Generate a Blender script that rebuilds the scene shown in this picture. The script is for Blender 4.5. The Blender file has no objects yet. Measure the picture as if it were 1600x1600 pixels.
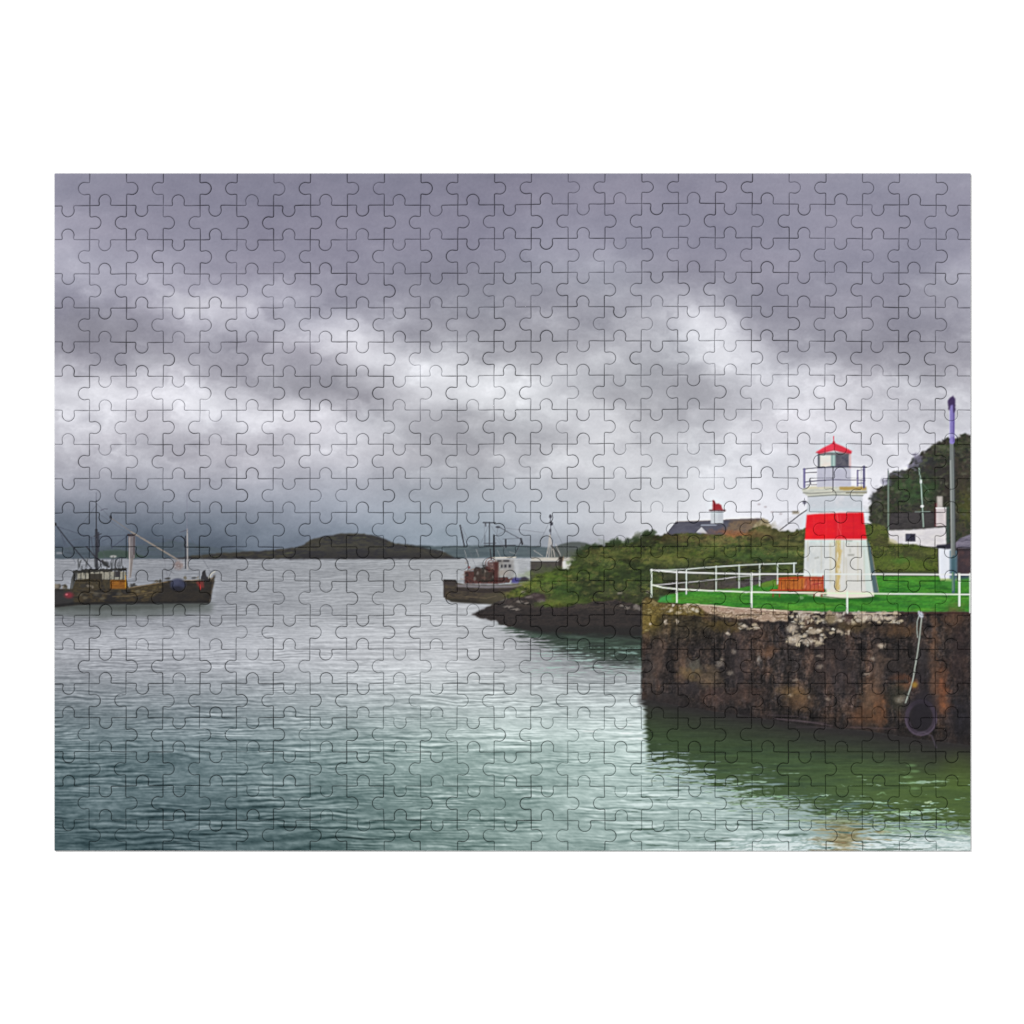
import numpy as np, math
# ------------------------------------------------------------------ the printed picture (a flat print on the board)
X0, Y0, X1, Y1 = 85.0, 270.6, 1517.0, 1329.6          # picture extent, in print units
PW, PH = 1434, 1062                                    # raster of the print, 1 cell per unit, origin at (84.5, 270)
OX, OY = 84.0, 269.5
YY, XX = np.mgrid[0:PH, 0:PW].astype(np.float64)
XX += OX; YY += OY
IMG = np.zeros((PH, PW, 3))

def vnoise(x, y, seed):
    rs = np.random.RandomState(seed).rand(256, 256)
    xi = np.floor(x).astype(np.int64); yi = np.floor(y).astype(np.int64)
    fx = x-xi; fy = y-yi
    fx = fx*fx*fx*(fx*(fx*6-15)+10); fy = fy*fy*fy*(fy*(fy*6-15)+10)
    a = rs[yi & 255, xi & 255]; b = rs[yi & 255, (xi+1) & 255]
    c = rs[(yi+1) & 255, xi & 255]; d = rs[(yi+1) & 255, (xi+1) & 255]
    return (a*(1-fx)+b*fx)*(1-fy)+(c*(1-fx)+d*fx)*fy

def fbm(x, y, seed, oct=4, gain=.5):
    s = 0; a = 1; t = 0
    for o in range(oct):
        s = s+a*(vnoise(x*2**o+17.3*o, y*2**o+9.1*o, seed+o)-.5); t += a; a *= gain
    return s/t*2                                          # about -1..1

def sstep(a, b, v):
    t = np.clip((v-a)/(b-a), 0, 1); return t*t*(3-2*t)

def C(*c): return np.array(c, float)/255

def bicubic(G, u, v):
    """Catmull-Rom through the grid G[v][u]"""
    G = np.asarray(G, float); n, m = G.shape[:2]
    def w(t): return [(-t+2*t*t-t**3)/2, (2-5*t*t+3*t**3)/2, (t+4*t*t-3*t**3)/2, (-t*t+t**3)/2]
    ui = np.floor(u).astype(int); vi = np.floor(v).astype(int)
    wu = w(u-ui); wv = w(v-vi); out = 0
    for j in range(4):
        r = 0
        for i in range(4):
            g = G[np.clip(vi+j-1, 0, n-1), np.clip(ui+i-1, 0, m-1)]
            r = r+(wu[i][..., None]*g if G.ndim == 3 else wu[i]*g)
        out = out+(wv[j][..., None]*r if G.ndim == 3 else wv[j]*r)
    return out

def box(x0, y0, x1, y1):
    return (slice(max(0, int(y0-OY)-3), min(PH, int(y1-OY)+4)), slice(max(0, int(x0-OX)-3), min(PW, int(x1-OX)+4)))

def comp(sl, cov, col, alpha=1):
    x, y = XX[sl], YY[sl]
    if callable(col): col = col(x, y)
    a = (cov*alpha)[..., None]
    IMG[sl] = IMG[sl]*(1-a)+np.asarray(col)*a

def blur(m, r):
    k = int(math.ceil(r)); h, w_ = m.shape
    ws = [max(0, 1-abs(d)/(r+1)) for d in range(-k, k+1)]; tw = sum(ws)
    for _ in range(2):
        p = np.pad(m, ((k, k), (0, 0)), 'edge'); m = sum(ws[i]*p[i:i+h] for i in range(2*k+1))/tw
        p = np.pad(m, ((0, 0), (k, k)), 'edge'); m = sum(ws[i]*p[:, i:i+w_] for i in range(2*k+1))/tw
    return m

def inside(px, py, x, y):
    r = np.zeros(x.shape, bool); n = len(px); j = n-1
    for i in range(n):
        if py[i] != py[j]:
            c = ((py[i] > y) != (py[j] > y)) & (x < (px[j]-px[i])*(y-py[i])/(py[j]-py[i])+px[i])
            r ^= c
        j = i
    return r

def poly(pts, col, alpha=1, jag=None, soft=0, seed=5):
    px = [p[0] for p in pts]; py = [p[1] for p in pts]
    m = (jag[0] if jag else 0)+soft*3+1
    sl = box(min(px)-m, min(py)-m, max(px)+m, max(py)+m)
    x, y = XX[sl], YY[sl]
    if x.size == 0: return
    if jag:
        dx = fbm(x/jag[1], y/jag[1], seed, 3)*jag[0]; dy = fbm(x/jag[1]+50, y/jag[1]+31, seed+7, 3)*jag[0]
    else: dx = dy = 0
    cov = 0
    for sx in (-.33, 0, .33):
        for sy in (-.33, 0, .33):
            cov = cov+inside(px, py, x+dx+sx, y+dy+sy)/9.0
    if soft: cov = blur(cov, soft)
    comp(sl, cov, col, alpha)

def line(pts, w, col, alpha=1, soft=.5):
    px = [p[0] for p in pts]; py = [p[1] for p in pts]; m = w+soft+1
    sl = box(min(px)-m, min(py)-m, max(px)+m, max(py)+m)
    x, y = XX[sl], YY[sl]
    d = np.full(x.shape, 1e9)
    for (ax, ay), (bx, by) in zip(pts[:-1], pts[1:]):
        vx, vy = bx-ax, by-ay; L = vx*vx+vy*vy+1e-9
        t = np.clip(((x-ax)*vx+(y-ay)*vy)/L, 0, 1)
        d = np.minimum(d, np.hypot(x-ax-t*vx, y-ay-t*vy))
    comp(sl, np.clip((w/2+soft-d)/(2*soft), 0, 1), col, alpha)

def blob(cx, cy, rx, ry, col, alpha=1, soft=.35, jag=None, seed=9):
    m = 2+(jag[0] if jag else 0)
    sl = box(cx-rx*(1+soft)-m, cy-ry*(1+soft)-m, cx+rx*(1+soft)+m, cy+ry*(1+soft)+m)
    x, y = XX[sl], YY[sl]
    if x.size == 0: return
    if jag:
        x = x+fbm(x/jag[1], y/jag[1], seed, 3)*jag[0]; y = y+fbm(x/jag[1]+50, y/jag[1]+31, seed+7, 3)*jag[0]
    d = np.hypot((x-cx)/rx, (y-cy)/ry)
    comp(sl, 1-sstep(1-soft, 1+soft, d), col, alpha)

def rect(x0, y0, x1, y1, col, alpha=1, soft=0): poly([(x0, y0), (x1, y0), (x1, y1), (x0, y1)], col, alpha, None, soft)

def tex(cols, sx, sy, seed, oct=4, contrast=1.6, gain=.6):
    """colour ramp driven by noise"""
    cols = np.array(cols, float)/255
    def f(x, y):
        n = np.clip(.5+fbm(x/sx, y/sy, seed, oct, gain)*contrast*.5, 0, .9999)*(len(cols)-1)
        i = np.floor(n).astype(int); t = (n-i)[..., None]
        return cols[i]*(1-t)+cols[np.minimum(i+1, len(cols)-1)]*t
    return f

def paint():
    global IMG
    # ---------------------------------------------------------------- sky
    sy = [270, 330, 380, 430, 480, 515, 550, 585, 615, 650, 690, 730, 770, 805, 835, 862, 890]
    sky = [
     # 85  157  229  301  373  445  517  589  661  733  805  877  949 1021 1093 1165 1237 1309 1381 1453 1525
     [146, 138, 134, 132, 132, 132, 132, 131, 131, 130, 126, 132, 138, 137, 138, 141, 144, 147, 149, 152, 154],
     [150, 142, 138, 136, 134, 133, 135, 136, 136, 136, 138, 142, 140, 141, 143, 141, 143, 146, 146, 147, 145],
     [168, 158, 152, 146, 141, 137, 137, 139, 139, 138, 144, 156, 150, 146, 140, 143, 147, 149, 150, 146, 153],
     [172, 168, 166, 158, 150, 144, 139, 141, 138, 139, 150, 158, 166, 148, 142, 144, 148, 148, 145, 150, 170],
     [152, 148, 156, 192, 180, 178, 172, 158, 146, 147, 148, 152, 160, 172, 176, 150, 150, 150, 146, 150, 170],
     [142, 136, 142, 160, 178, 188, 205, 182, 158, 146, 154, 158, 164, 186, 226, 176, 156, 152, 147, 150, 156],
     [148, 144, 170, 160, 150, 158, 172, 222, 202, 172, 164, 172, 192, 182, 210, 220, 172, 158, 152, 154, 158],
     [184, 190, 202, 178, 164, 160, 164, 190, 226, 216, 202, 208, 190, 172, 174, 214, 214, 186, 172, 168, 178],
     [212, 216, 218, 222, 200, 170, 158, 166, 190, 228, 226, 214, 176, 176, 172, 200, 220, 204, 190, 188, 194],
     [200, 206, 196, 224, 228, 226, 206, 200, 184, 176, 200, 220, 210, 170, 180, 206, 222, 212, 202, 200, 206],
     [196, 196, 186, 186, 196, 206, 214, 206, 178, 162, 186, 190, 216, 204, 202, 222, 226, 222, 216, 218, 222],
     [172, 172, 174, 180, 184, 190, 196, 192, 176, 170, 186, 200, 212, 214, 220, 226, 230, 228, 226, 226, 228],
     [146, 150, 152, 158, 162, 172, 180, 176, 160, 162, 182, 194, 196, 208, 224, 232, 232, 232, 230, 228, 230],
     [122, 126, 134, 136, 140, 150, 166, 174, 166, 170, 182, 190, 200, 214, 226, 234, 234, 232, 230, 228, 230],
     [108, 110, 114, 116, 122, 134, 146, 156, 158, 160, 166, 174, 184, 204, 220, 232, 232, 230, 228, 226, 228],
     [ 94,  96,  98, 100, 106, 118, 130, 136, 134, 136, 144, 152, 164, 190, 214, 228, 230, 228, 226, 226, 228],
     [ 94,  96,  98, 100, 106, 118, 130, 136, 134, 136, 144, 152, 164, 190, 214, 228, 230, 228, 226, 226, 228]]
    wx = XX+fbm(XX/80, YY/60, 3, 5, .6)*24; wy = YY+fbm(XX/80+40, YY/50, 11, 5, .6)*24
    u = np.clip((wx-85)/72, 0, 19.999)
    v = np.interp(wy, sy, range(len(sy))); v = np.clip(v, 0, len(sy)-1.001)
    L = bicubic(sky, u, v)
    n = fbm(XX/120, YY/60, 21, 5, .55); n2 = fbm(XX/34, YY/24, 33, 4, .6)
    mid = sstep(360, 500, YY)*(1-sstep(700, 800, YY))*(.45+.55*sstep(140, 190, L))
    n3 = fbm((XX+YY*.4)/70+n2*.35, (YY-XX*.25)/42+n*.4, 25, 5, .62); lowsky = sstep(600, 760, YY)
    L = L+n*(7+11*mid)+n2*(3+6*mid)+n3*(6+22*mid)+np.clip(n3*n2*4, -1, 1)*8*mid-1
    L = L+(178-L)*.10*mid
    L = L+vnoise(XX*.9, YY*.9, 77)*3-1.5; neut = sstep(480, 760, XX)*sstep(360, 460, YY)*(.55-.45*sstep(1000, 1250, XX))
    L = L-9*sstep(760, 850, YY)*(1-sstep(500, 900, XX))
    t = np.clip((L-130)/90, 0, 1)
    top = 1-sstep(380, 640, YY)
    low = sstep(700, 850, YY)*(1-sstep(700, 1050, XX))
    R = L-1-8*low-1*t+1.5*n-1.5*neut; Gc = L-3+1*t+4*low*(1-t)+2*neut; B = L+8+7*top*(1-.4*t)+7*low-2*t-3.5*neut
    IMG[..., 0] = R; IMG[..., 1] = Gc; IMG[..., 2] = B
    IMG[:] /= 255
    # thin wispy highlights at cloud rims
    for (cx, cy, rx, ry, a, val) in [(545, 548, 26, 20, .55, 240), (598, 560, 30, 26, .4, 236), (300, 628, 40, 12, .5, 236), (1112, 512, 32, 22, .5, 240),
                                     (1150, 552, 30, 16, .35, 238), (1002, 505, 20, 12, .4, 215), (650, 620, 30, 18, .5, 236), (720, 602, 40, 18, .4, 232), (290, 476, 28, 8, .45, 208),
                                     (350, 478, 30, 9, .4, 205), (1470, 450, 30, 18, .3, 190), (430, 650, 40, 10, .4, 238), (130, 612, 40, 16, .35, 230), (930, 690, 26, 14, .3, 226)]:
        blob(cx, cy, rx*1.3, ry*1.5, C(val-6, val-6, val), a*.75, soft=.95, jag=(16, 30), seed=int(cx))
    for (cx, cy, rx, ry, a, val) in [(640, 660, 60, 20, .35, 160), (520, 600, 70, 16, .35, 152), (900, 608, 50, 24, .35, 168), (1040, 610, 60, 18, .35, 170), (840, 545, 50, 16, .3, 156),
                                     (150, 520, 70, 20, .3, 134), (770, 700, 50, 18, .3, 168), (1080, 650, 40, 12, .35, 180), (930, 655, 30, 9, .25, 188), (240, 565, 30, 12, .3, 160),
                                     (1190, 620, 40, 10, .2, 196)]:
        blob(cx, cy, rx*1.2, ry*1.4, C(val-2, val-2, val+6), a, soft=.95, jag=(20, 34), seed=int(cx)+1)
    # ---------------------------------------------------------------- water
    HZ = 872.5
    wyk = [860, 885, 920, 960, 1000, 1050, 1100, 1150, 1200, 1250, 1295, 1332]
    WG = [
     [150, 150, 150, 152, 155, 158, 160, 164, 168, 172, 176, 176, 170, 165],
     [150, 150, 152, 154, 158, 162, 166, 170, 176, 180, 180, 170, 160, 155],
     [152, 152, 154, 156, 162, 166, 172, 176, 182, 186, 184, 174, 164, 160],
     [146, 148, 152, 156, 162, 170, 178, 184, 192, 194, 174, 150, 130, 120],
     [172, 178, 184, 182, 186, 192, 196, 200, 202, 198, 180, 130, 100,  96],
     [156, 162, 168, 174, 176, 182, 192, 200, 206, 202, 192, 180, 170, 170],
     [134, 138, 142, 150, 154, 164, 176, 184, 190, 192, 200, 200, 206, 205],
     [120, 122, 126, 134, 138, 146, 158, 166, 176, 192, 204, 206, 216, 215],
     [106, 110, 112, 120, 124, 132, 142, 152, 160, 160, 178, 186, 204, 206],
     [ 98, 100, 102, 106, 104, 114, 122, 134, 142, 152, 162, 178, 190, 194],
     [ 92,  96,  98, 102, 102, 106, 112, 122, 134, 144, 160, 176, 182, 186],
     [ 72,  76,  82,  88,  90,  92, 100, 112, 126, 140, 164, 180, 176, 186]]
    u = np.clip((XX-85)/72, 0, 12.999); v = np.clip(np.interp(YY, wyk, range(len(wyk))), 0, len(wyk)-1.001)
    L = bicubic(WG, u, v)-9+fbm(XX/130, YY/26, 60, 3)*9
    dyy = np.maximum(YY-HZ, 0)
    ph = np.log(2.4+.0155*dyy)/.0155                        # wave trains: about 3 units apart far off, 12 at the foot
    tau = 2*math.pi; sx = .72+dyy/420
    def train(f, slope, wamp, wx_, seed):
        q = ph*f+(XX-800)*slope+wamp*fbm(XX/wx_/sx, ph*f*.42, seed, 3, .5)+.10*fbm(XX/11/sx, ph*f*1.1, seed+5, 2)
        t_ = np.sin(tau*q); return np.where(t_ < 0, -np.abs(t_)**1.7, np.abs(t_)**1.2*.8)
    a1 = sstep(-.35, .45, fbm(XX/52/sx, ph*.34, 301, 3)); a2 = sstep(-.35, .45, fbm(XX/40/sx+7, ph*.5, 305, 3)); a3 = sstep(-.3, .5, fbm(XX/80/sx+3, ph*.25, 309, 2)); gl = fbm(XX/5/sx, ph*1.5, 341, 3, .6)
    r2 = fbm(XX/46/sx, ph*.40, 45, 3, .55); r3 = fbm(XX/13/sx, ph*1.9, 49, 3, .6)
    amp = 15+21*sstep(20, 330, dyy)
    rip = .62*train(1.0, .0011, .95, 48, 320)*a1+.48*train(1.75, -.0014, .9, 34, 330)*a2+.45*train(.55, .0005, .6, 70, 340)*a3+r2*.34+r3*.42+gl*.30
    calm = 1-.2*sstep(560, 700, XX)*(1-sstep(1030, 1100, YY))
    L = L+rip*amp*1.25*calm
    t = sstep(1010, 1200, YY); gx = sstep(250, 800, XX)
    L = L+11*t*(1-sstep(300, 900, XX))
    R = L-4-t*(17+3*gx)*(1.2-L/330); Gc = L-1+t*(1+3*gx); B = L+6-t*(1+6*gx)-3*gx*(1-t)
    W = np.stack([R, Gc, B], -1)/255
    m = sstep(HZ-.8, HZ+.8, YY)[..., None]
    IMG[:] = IMG*(1-m)+W*m
    # pale highlights glittering on the near water
    hl = sstep(.3, .7, rip)*sstep(1040, 1120, YY)*sstep(560, 800, XX)*(1-sstep(1500, 1517, XX))
    IMG[:] = IMG*(1-.35*hl[..., None])+C(214, 228, 228)*.35*hl[..., None]
    # ---------------------------------------------------------------- far coast
    hz = tex([(66, 76, 84), (80, 90, 100), (72, 84, 88)], 40, 5, 71)
    poly([(80, 873), (80, 857), (110, 853), (140, 856), (165, 853), (200, 852), (235, 849), (262, 846), (290, 847), (320, 853), (350, 857), (400, 862), (410, 873)], hz, .85, (2, 14), 1)
    poly([(150, 872), (155, 862), (175, 859), (200, 861), (215, 866), (230, 872)], C(62, 78, 66), .7, (2, 8), 1)
    rect(88, 863, 98, 865.5, C(165, 165, 172), .8, 1)
    poly([(270, 873.4), (300, 868), (345, 864), (400, 861), (440, 858), (462, 855.5), (476, 851), (484, 844), (496, 840), (512, 837), (528, 834.5), (548, 833), (574, 834.5), (592, 838.5), (606, 844), (618, 849), (640, 851), (662, 853.5),
          (686, 859), (704, 865), (716, 870), (720, 873.4)], tex([(54, 52, 50), (64, 62, 54), (48, 47, 50), (70, 70, 58)], 26, 8, 73), .97, (1.2, 7), .6)
    poly([(440, 873.2), (470, 863), (560, 858), (640, 863), (705, 869), (716, 873.2)], C(46, 45, 49), .55, None, 2)
    poly([(640, 853), (700, 853), (760, 852), (840, 853), (868, 856), (868, 871), (712, 872), (690, 860)], tex([(74, 86, 92), (88, 100, 104)], 30, 4, 75), .92, (1.4, 10), .7)
    poly([(858, 872), (862, 857), (876, 850), (892, 847), (904, 846.5), (918, 849), (934, 854), (940, 872)], C(82, 88, 86), .95, (1, 10), .6)
    rect(270, 871.5, 720, 873.5, C(52, 50, 56), .6)
    # ---------------------------------------------------------------- trawler on the left
    D = C(40, 38, 38); D2 = C(50, 50, 58); CR = C(140, 132, 126)
    poly([(84, 944), (84, 962), (160, 966), (250, 962), (330, 956), (335, 942)], C(92, 98, 96), .75, (3, 20), 5)
    poly([(84, 942), (84, 952), (200, 954), (318, 948), (330, 940)], C(62, 66, 62), .65, (2, 14), 2.5)
    line([(150.5, 782), (150.5, 830)], 1.7, D2, .85); line([(150.5, 770), (150.5, 786)], 1, C(90, 90, 105), .6)
    line([(150.5, 828), (151, 890)], 4.4, C(46, 46, 54), .92)
    line([(154, 832), (154, 862)], 2.2, C(46, 46, 56), .8); line([(142, 840), (147, 866)], 1.5, C(60, 62, 74), .5)
    line([(135, 854), (150, 872)], 2, D2, .9); line([(147, 838), (158, 834)], 1.6, D2, .8)
    line([(158, 797.5), (163, 795), (168, 795.5)], 1.6, C(90, 90, 105), .8)
    line([(85.5, 818), (107, 846), (143, 888)], 1.9, C(44, 46, 56), .95); blob(86, 819, 2.5, 2.5, D)
    line([(88, 822), (120, 833), (150, 842)], .9, C(70, 74, 90), .75); line([(92, 825), (104, 860)], .8, C(70, 74, 90), .6)
    line([(96, 836), (118, 880)], .8, C(70, 74, 90), .6)
    line([(155, 839), (178, 837.5), (203, 836)], 1, C(62, 66, 84), .8); line([(174, 856), (200, 837)], 1, C(62, 66, 84), .75)
    line([(174.5, 842), (174.5, 856)], 1, C(62, 66, 84), .7); line([(158, 846), (172, 840)], .8, C(62, 66, 84), .6)
    line([(147, 868), (166, 884)], 2.6, D2, .9); line([(160, 876), (170, 886)], 3, D, .8)
    poly([(200.5, 836), (211.5, 836), (210.5, 872), (201, 872)], tex([(132, 124, 124), (106, 100, 104)], 5, 20, 81), .88)
    poly([(202, 872), (208.5, 872), (205, 903), (200.5, 903)], C(138, 130, 126), .75)
    line([(209.5, 838), (209.3, 866)], 1.4, C(62, 50, 52), .8); rect(199, 834, 212, 837.5, C(66, 60, 66), .9)
    line([(202.5, 840), (201.5, 902)], .8, C(205, 200, 198), .7); line([(207, 868), (203.5, 900)], .9, C(90, 80, 80), .8)
    line([(173, 809), (205, 831)], 1.1, C(120, 114, 112), .9); line([(205, 831), (240, 852), (277, 874)], 2.1, C(140, 132, 124), .9)
    blob(172.5, 808, 1.8, 2.5, D2, .9)
    line([(292.4, 770), (292.2, 828)], .9, C(126, 126, 142), .7); line([(289.6, 838), (289.6, 888)], 2.2, C(48, 48, 58), .95)
    line([(292.6, 827), (293, 890)], 1.8, C(160, 156, 156), .85); line([(281, 831.5), (293, 828)], 1.2, C(84, 84, 98), .8)
    line([(283, 838), (289, 842), (290, 848)], 1.6, D2, .8); line([(256, 870), (262, 905)], .8, C(110, 110, 118), .5)
    blob(279, 883, 8, 7, tex([(160, 140, 132), (118, 100, 98), (175, 170, 172)], 3, 3, 82), .7, .5)
    line([(256, 888), (272, 896)], 1, C(90, 90, 96), .6)
    # wheelhouse
    rect(121, 893, 197.5, 907, tex([(120, 116, 104), (144, 140, 126), (88, 86, 78)], 6, 4, 83), .92)
    for x in (116, 120, 127, 134, 141, 148, 156, 163, 172, 179, 187, 193): line([(x, 892), (x-.6, 908)], 1.5, C(40, 40, 40), .85)
    rect(139, 896, 160, 908, C(48, 44, 38), .9); rect(180, 893, 188, 902, C(44, 42, 46), .85)
    poly([(113, 892), (140, 888), (160, 889), (198, 887), (199, 892), (150, 894), (114, 896)], tex([(36, 36, 36), (56, 54, 50)], 4, 3, 84), .97, (1.6, 3))
    for (x, h) in ((128, 5), (150, 8), (158, 9), (167, 7), (186, 6), (192, 5), (174, 10)): line([(x, 890-h), (x, 890)], 1.5, C(44, 46, 48), .85)
    blob(177, 869.5, 5.2, 1.9, C(170, 170, 168), .8); line([(177, 870), (176, 888)], 2, C(80, 84, 86), .8); blob(165, 881, 5, 4, C(50, 52, 54), .8)
    poly([(109, 924), (111, 905), (116, 893), (121, 893), (117, 910), (118, 924)], C(58, 58, 56), .85); line([(112, 905), (112, 920)], 1.4, C(120, 120, 120), .6)
    poly([(113, 921), (118, 906), (136, 904), (160, 905), (198, 906), (202, 921)], tex([(48, 44, 36), (66, 58, 42), (40, 36, 32)], 8, 5, 85), .97)
    rs = np.random.RandomState(55)                       # rigging, blocks and deck clutter
    for _ in range(16):
        x = 118+84*rs.rand(); line([(x, 884+6*rs.rand()), (x+rs.randn()*3, 870+10*rs.rand())], .9+rs.rand(), C(58, 60, 62), .6)
    for (a, b, c, d) in ((150, 786, 173, 809), (150, 800, 208, 838), (151, 842, 136, 888), (152, 846, 172, 886), (208, 838, 255, 868), (150, 790, 120, 830), (292, 830, 330, 896), (290, 840, 262, 906), (209, 838, 289, 846), (86, 820, 86, 880), (107, 845, 150, 838)):
        line([(a, b), (c, d)], .8, C(84, 86, 96), .5)
    for _ in range(26):
        x = 86+235*rs.rand(); y = np.interp(x, [85, 200, 262, 330], [919, 918, 908, 904]); blob(x, y-1-3*rs.rand(), 1.5+3*rs.rand(), 1+2.4*rs.rand(), C(*[(50, 48, 46), (92, 84, 68), (120, 112, 100), (64, 58, 44)][rs.randint(4)]), .75, .5, (1, 3), int(x))
    # hull
    hull = tex([(36, 34, 34), (48, 43, 36), (66, 57, 42), (40, 37, 34), (52, 48, 44)], 22, 7, 87, 4, 1.9)
    poly([(84, 919), (113, 920.5), (160, 919), (201, 918.5), (226, 915), (246, 911), (262, 908), (300, 907.5), (330, 905), (336.5, 897.5), (334, 912), (329, 936), (327.5, 941.5), (300, 942), (200, 942.5), (141, 944), (84, 948.5)], hull, .99, (.8, 5), .4)
    poly([(84, 922), (112, 922), (116, 945), (84, 948)], C(48, 47, 50), .8, (1.2, 6), 1.5)
    poly([(240, 916), (332, 910), (328, 940), (240, 941)], C(40, 37, 36), .75, (2, 9), 2)
    poly([(118, 941), (327, 939), (327, 942.5), (118, 945), (84, 949), (84, 945)], C(26, 26, 28), .8, None, 1)
    poly([(205, 918), (254, 911), (252, 925), (232, 934), (205, 930)], tex([(96, 82, 50), (58, 50, 38), (120, 104, 66)], 9, 3, 88), .7, (2, 6), 1.2)
    line([(176, 932), (205, 931), (238, 925)], 1.5, C(104, 90, 66), .6); line([(140, 925), (172, 929)], 1.3, C(90, 84, 74), .6)
    line([(201, 918.6), (246, 911.5), (266, 908), (300, 907), (333, 903)], 1.3, C(122, 104, 78), .75); line([(262, 908), (300, 908.5), (326, 907)], 1, C(22, 22, 24), .8)
    rect(172.5, 906.5, 197.5, 920, tex([(158, 102, 34), (120, 74, 28)], 7, 3, 89), .92, .6); line([(173, 911), (197, 910)], 1, C(90, 60, 30), .7); line([(196.5, 900), (196.5, 918)], 1.5, C(200, 150, 50), .8)
    line([(203, 905), (203, 917)], 1, C(140, 136, 130), .6)
    blob(107.5, 930, 6.5, 4.5, C(132, 44, 54), .8, .7); blob(104, 929, 2, 1.5, C(210, 120, 130), .6)
    poly([(306, 909), (318, 908), (319, 919), (310, 917)], C(130, 50, 48), .65, None, .8); line([(312, 913), (313, 920)], 1.6, C(200, 60, 60), .8)
    blob(278, 913, 12, 9, C(54, 58, 80), .92, .3); blob(275, 909, 7, 4, C(76, 80, 102), .5, .7); blob(277, 920, 9, 4, C(28, 28, 36), .7, .5)
    poly([(313, 906), (317, 893), (320, 890), (323, 900), (330, 904), (326, 908)], C(42, 40, 44), .9, (1, 3)); line([(326, 903), (331, 896), (336, 893)], 1.4, C(200, 196, 180), .8)
    line([(334, 899), (328, 940)], 1.3, C(92, 84, 78), .55)
    for (x, y) in ((125, 929), (133, 934), (150, 928), (160, 935), (186, 928), (215, 924)): blob(x, y, 4, 2.5, C(104, 98, 84), .45, .6)
    # ---------------------------------------------------------------- boats in the middle
    line([(719, 821), (722, 836), (725.5, 853)], 2.5, C(62, 62, 70), .95); line([(722, 824), (733, 846)], .9, C(120, 122, 132), .7)
    line([(764.6, 816.5), (764.6, 852)], 2, C(66, 68, 76), .9); line([(755, 816.5), (774, 816.8)], 1.9, C(58, 60, 68), .9); line([(758.5, 817), (759, 822)], 2, C(80, 82, 90), .8)
    line([(771.8, 836), (771.8, 874)], 2.8, C(42, 42, 48), .95); line([(756, 849), (775, 848.5)], 1.4, C(70, 72, 80), .8); line([(757, 853), (805, 852.5)], 1.8, C(48, 50, 56), .9)
    line([(758, 836), (758, 853)], 1.2, C(90, 94, 104), .7); line([(766, 858), (767.5, 874)], 2, C(52, 52, 56), .8)
    line([(775, 823), (783, 825), (798, 834), (815, 843)], 1.3, C(84, 86, 96), .9); blob(778, 823.5, 3.5, 1.8, C(66, 66, 76), .9, .4)
    line([(786, 842.5), (813, 841)], 1.1, C(96, 98, 108), .8); line([(790, 843), (790.5, 855)], 2.4, C(46, 46, 54), .95)
    line([(814, 842), (816, 850)], 3.4, C(48, 48, 54), .9); line([(813, 848), (807, 862)], 1.4, C(60, 62, 68), .8)
    line([(791, 825), (822, 829), (850, 832)], .9, C(130, 132, 142), .7); line([(776, 836), (793, 829)], .8, C(120, 122, 130), .7)
    for (x0, y0, x1, y1) in ((726, 860, 729, 872), (744, 858, 748, 870), (777, 860, 783, 872), (796, 862, 806, 866)): line([(x0, y0), (x1, y1)], .9, C(160, 160, 160), .6)
    line([(728, 872), (732, 884), (731, 892)], 1.2, C(80, 76, 80), .8)
    blob(860, 807, 2.2, 3, C(62, 62, 72), .85, .4); blob(861.5, 818, 2.6, 3.2, C(52, 52, 62), .9, .4); line([(859.8, 804), (860.5, 836)], 1.2, C(84, 84, 96), .85); blob(859.8, 829, 1.8, 3, C(70, 70, 80), .8)
    for (x, w_) in ((854, 1.1), (858, 1.3), (862, 1.1), (867, 1.3)): line([(859, 836), (x, 870)], w_, C(184, 178, 172), .85)
    line([(861, 853), (868, 860), (874, 868)], 1.7, C(60, 58, 58), .85); line([(868, 850), (876, 868)], 1, C(190, 185, 180), .7)
    line([(834, 860), (848, 869)], 1, C(180, 178, 174), .7)
    # near hull
    poly([(693, 906), (712, 906.5), (714, 911), (727, 913), (760, 914), (800, 913), (834, 908), (850, 920), (800, 932), (772, 943), (748, 942.5), (712, 940.5), (697, 937), (693, 931)],
         tex([(72, 64, 58), (88, 78, 62), (58, 52, 48), (94, 84, 66)], 18, 5, 91), 1, (.6, 5), .3)
    poly([(693, 907), (712, 907), (714, 911), (712, 916), (693, 914)], C(66, 60, 60), .8, None, .6)
    poly([(713, 918.5), (760, 921), (810, 919), (806, 925), (760, 926), (713, 924)], C(58, 50, 48), .75, None, 1.2)
    poly([(697, 934), (740, 938), (775, 938), (772, 944), (745, 943.5), (705, 941)], C(52, 50, 44), .85, None, .8)
    line([(694, 906), (712, 906.5), (713, 911)], 1.6, C(40, 38, 40), .8); rect(693, 908, 695.5, 934, C(60, 54, 54), .7)
    poly([(714, 913), (760, 915.5), (800, 914.5), (826, 910.5), (829, 913), (800, 918), (760, 919), (714, 917)], C(146, 140, 144), .95, None, .4)
    poly([(743, 939), (760, 928), (800, 924), (800, 936), (770, 944)], C(86, 80, 62), .7, (1, 8), 1.5)
    line([(728, 932), (760, 935), (775, 931)], 1.5, C(120, 106, 84), .6)
    rect(726, 892.5, 779, 912, tex([(84, 50, 44), (62, 40, 38), (100, 58, 50), (54, 40, 40)], 5, 4, 93), .95, .6)
    poly([(740, 890), (744, 885), (751, 887), (760, 885), (771, 889), (771, 907), (757, 910), (741, 906)], tex([(48, 46, 42), (72, 62, 54), (60, 42, 38)], 5, 6, 94), .93, (1, 4))
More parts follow.
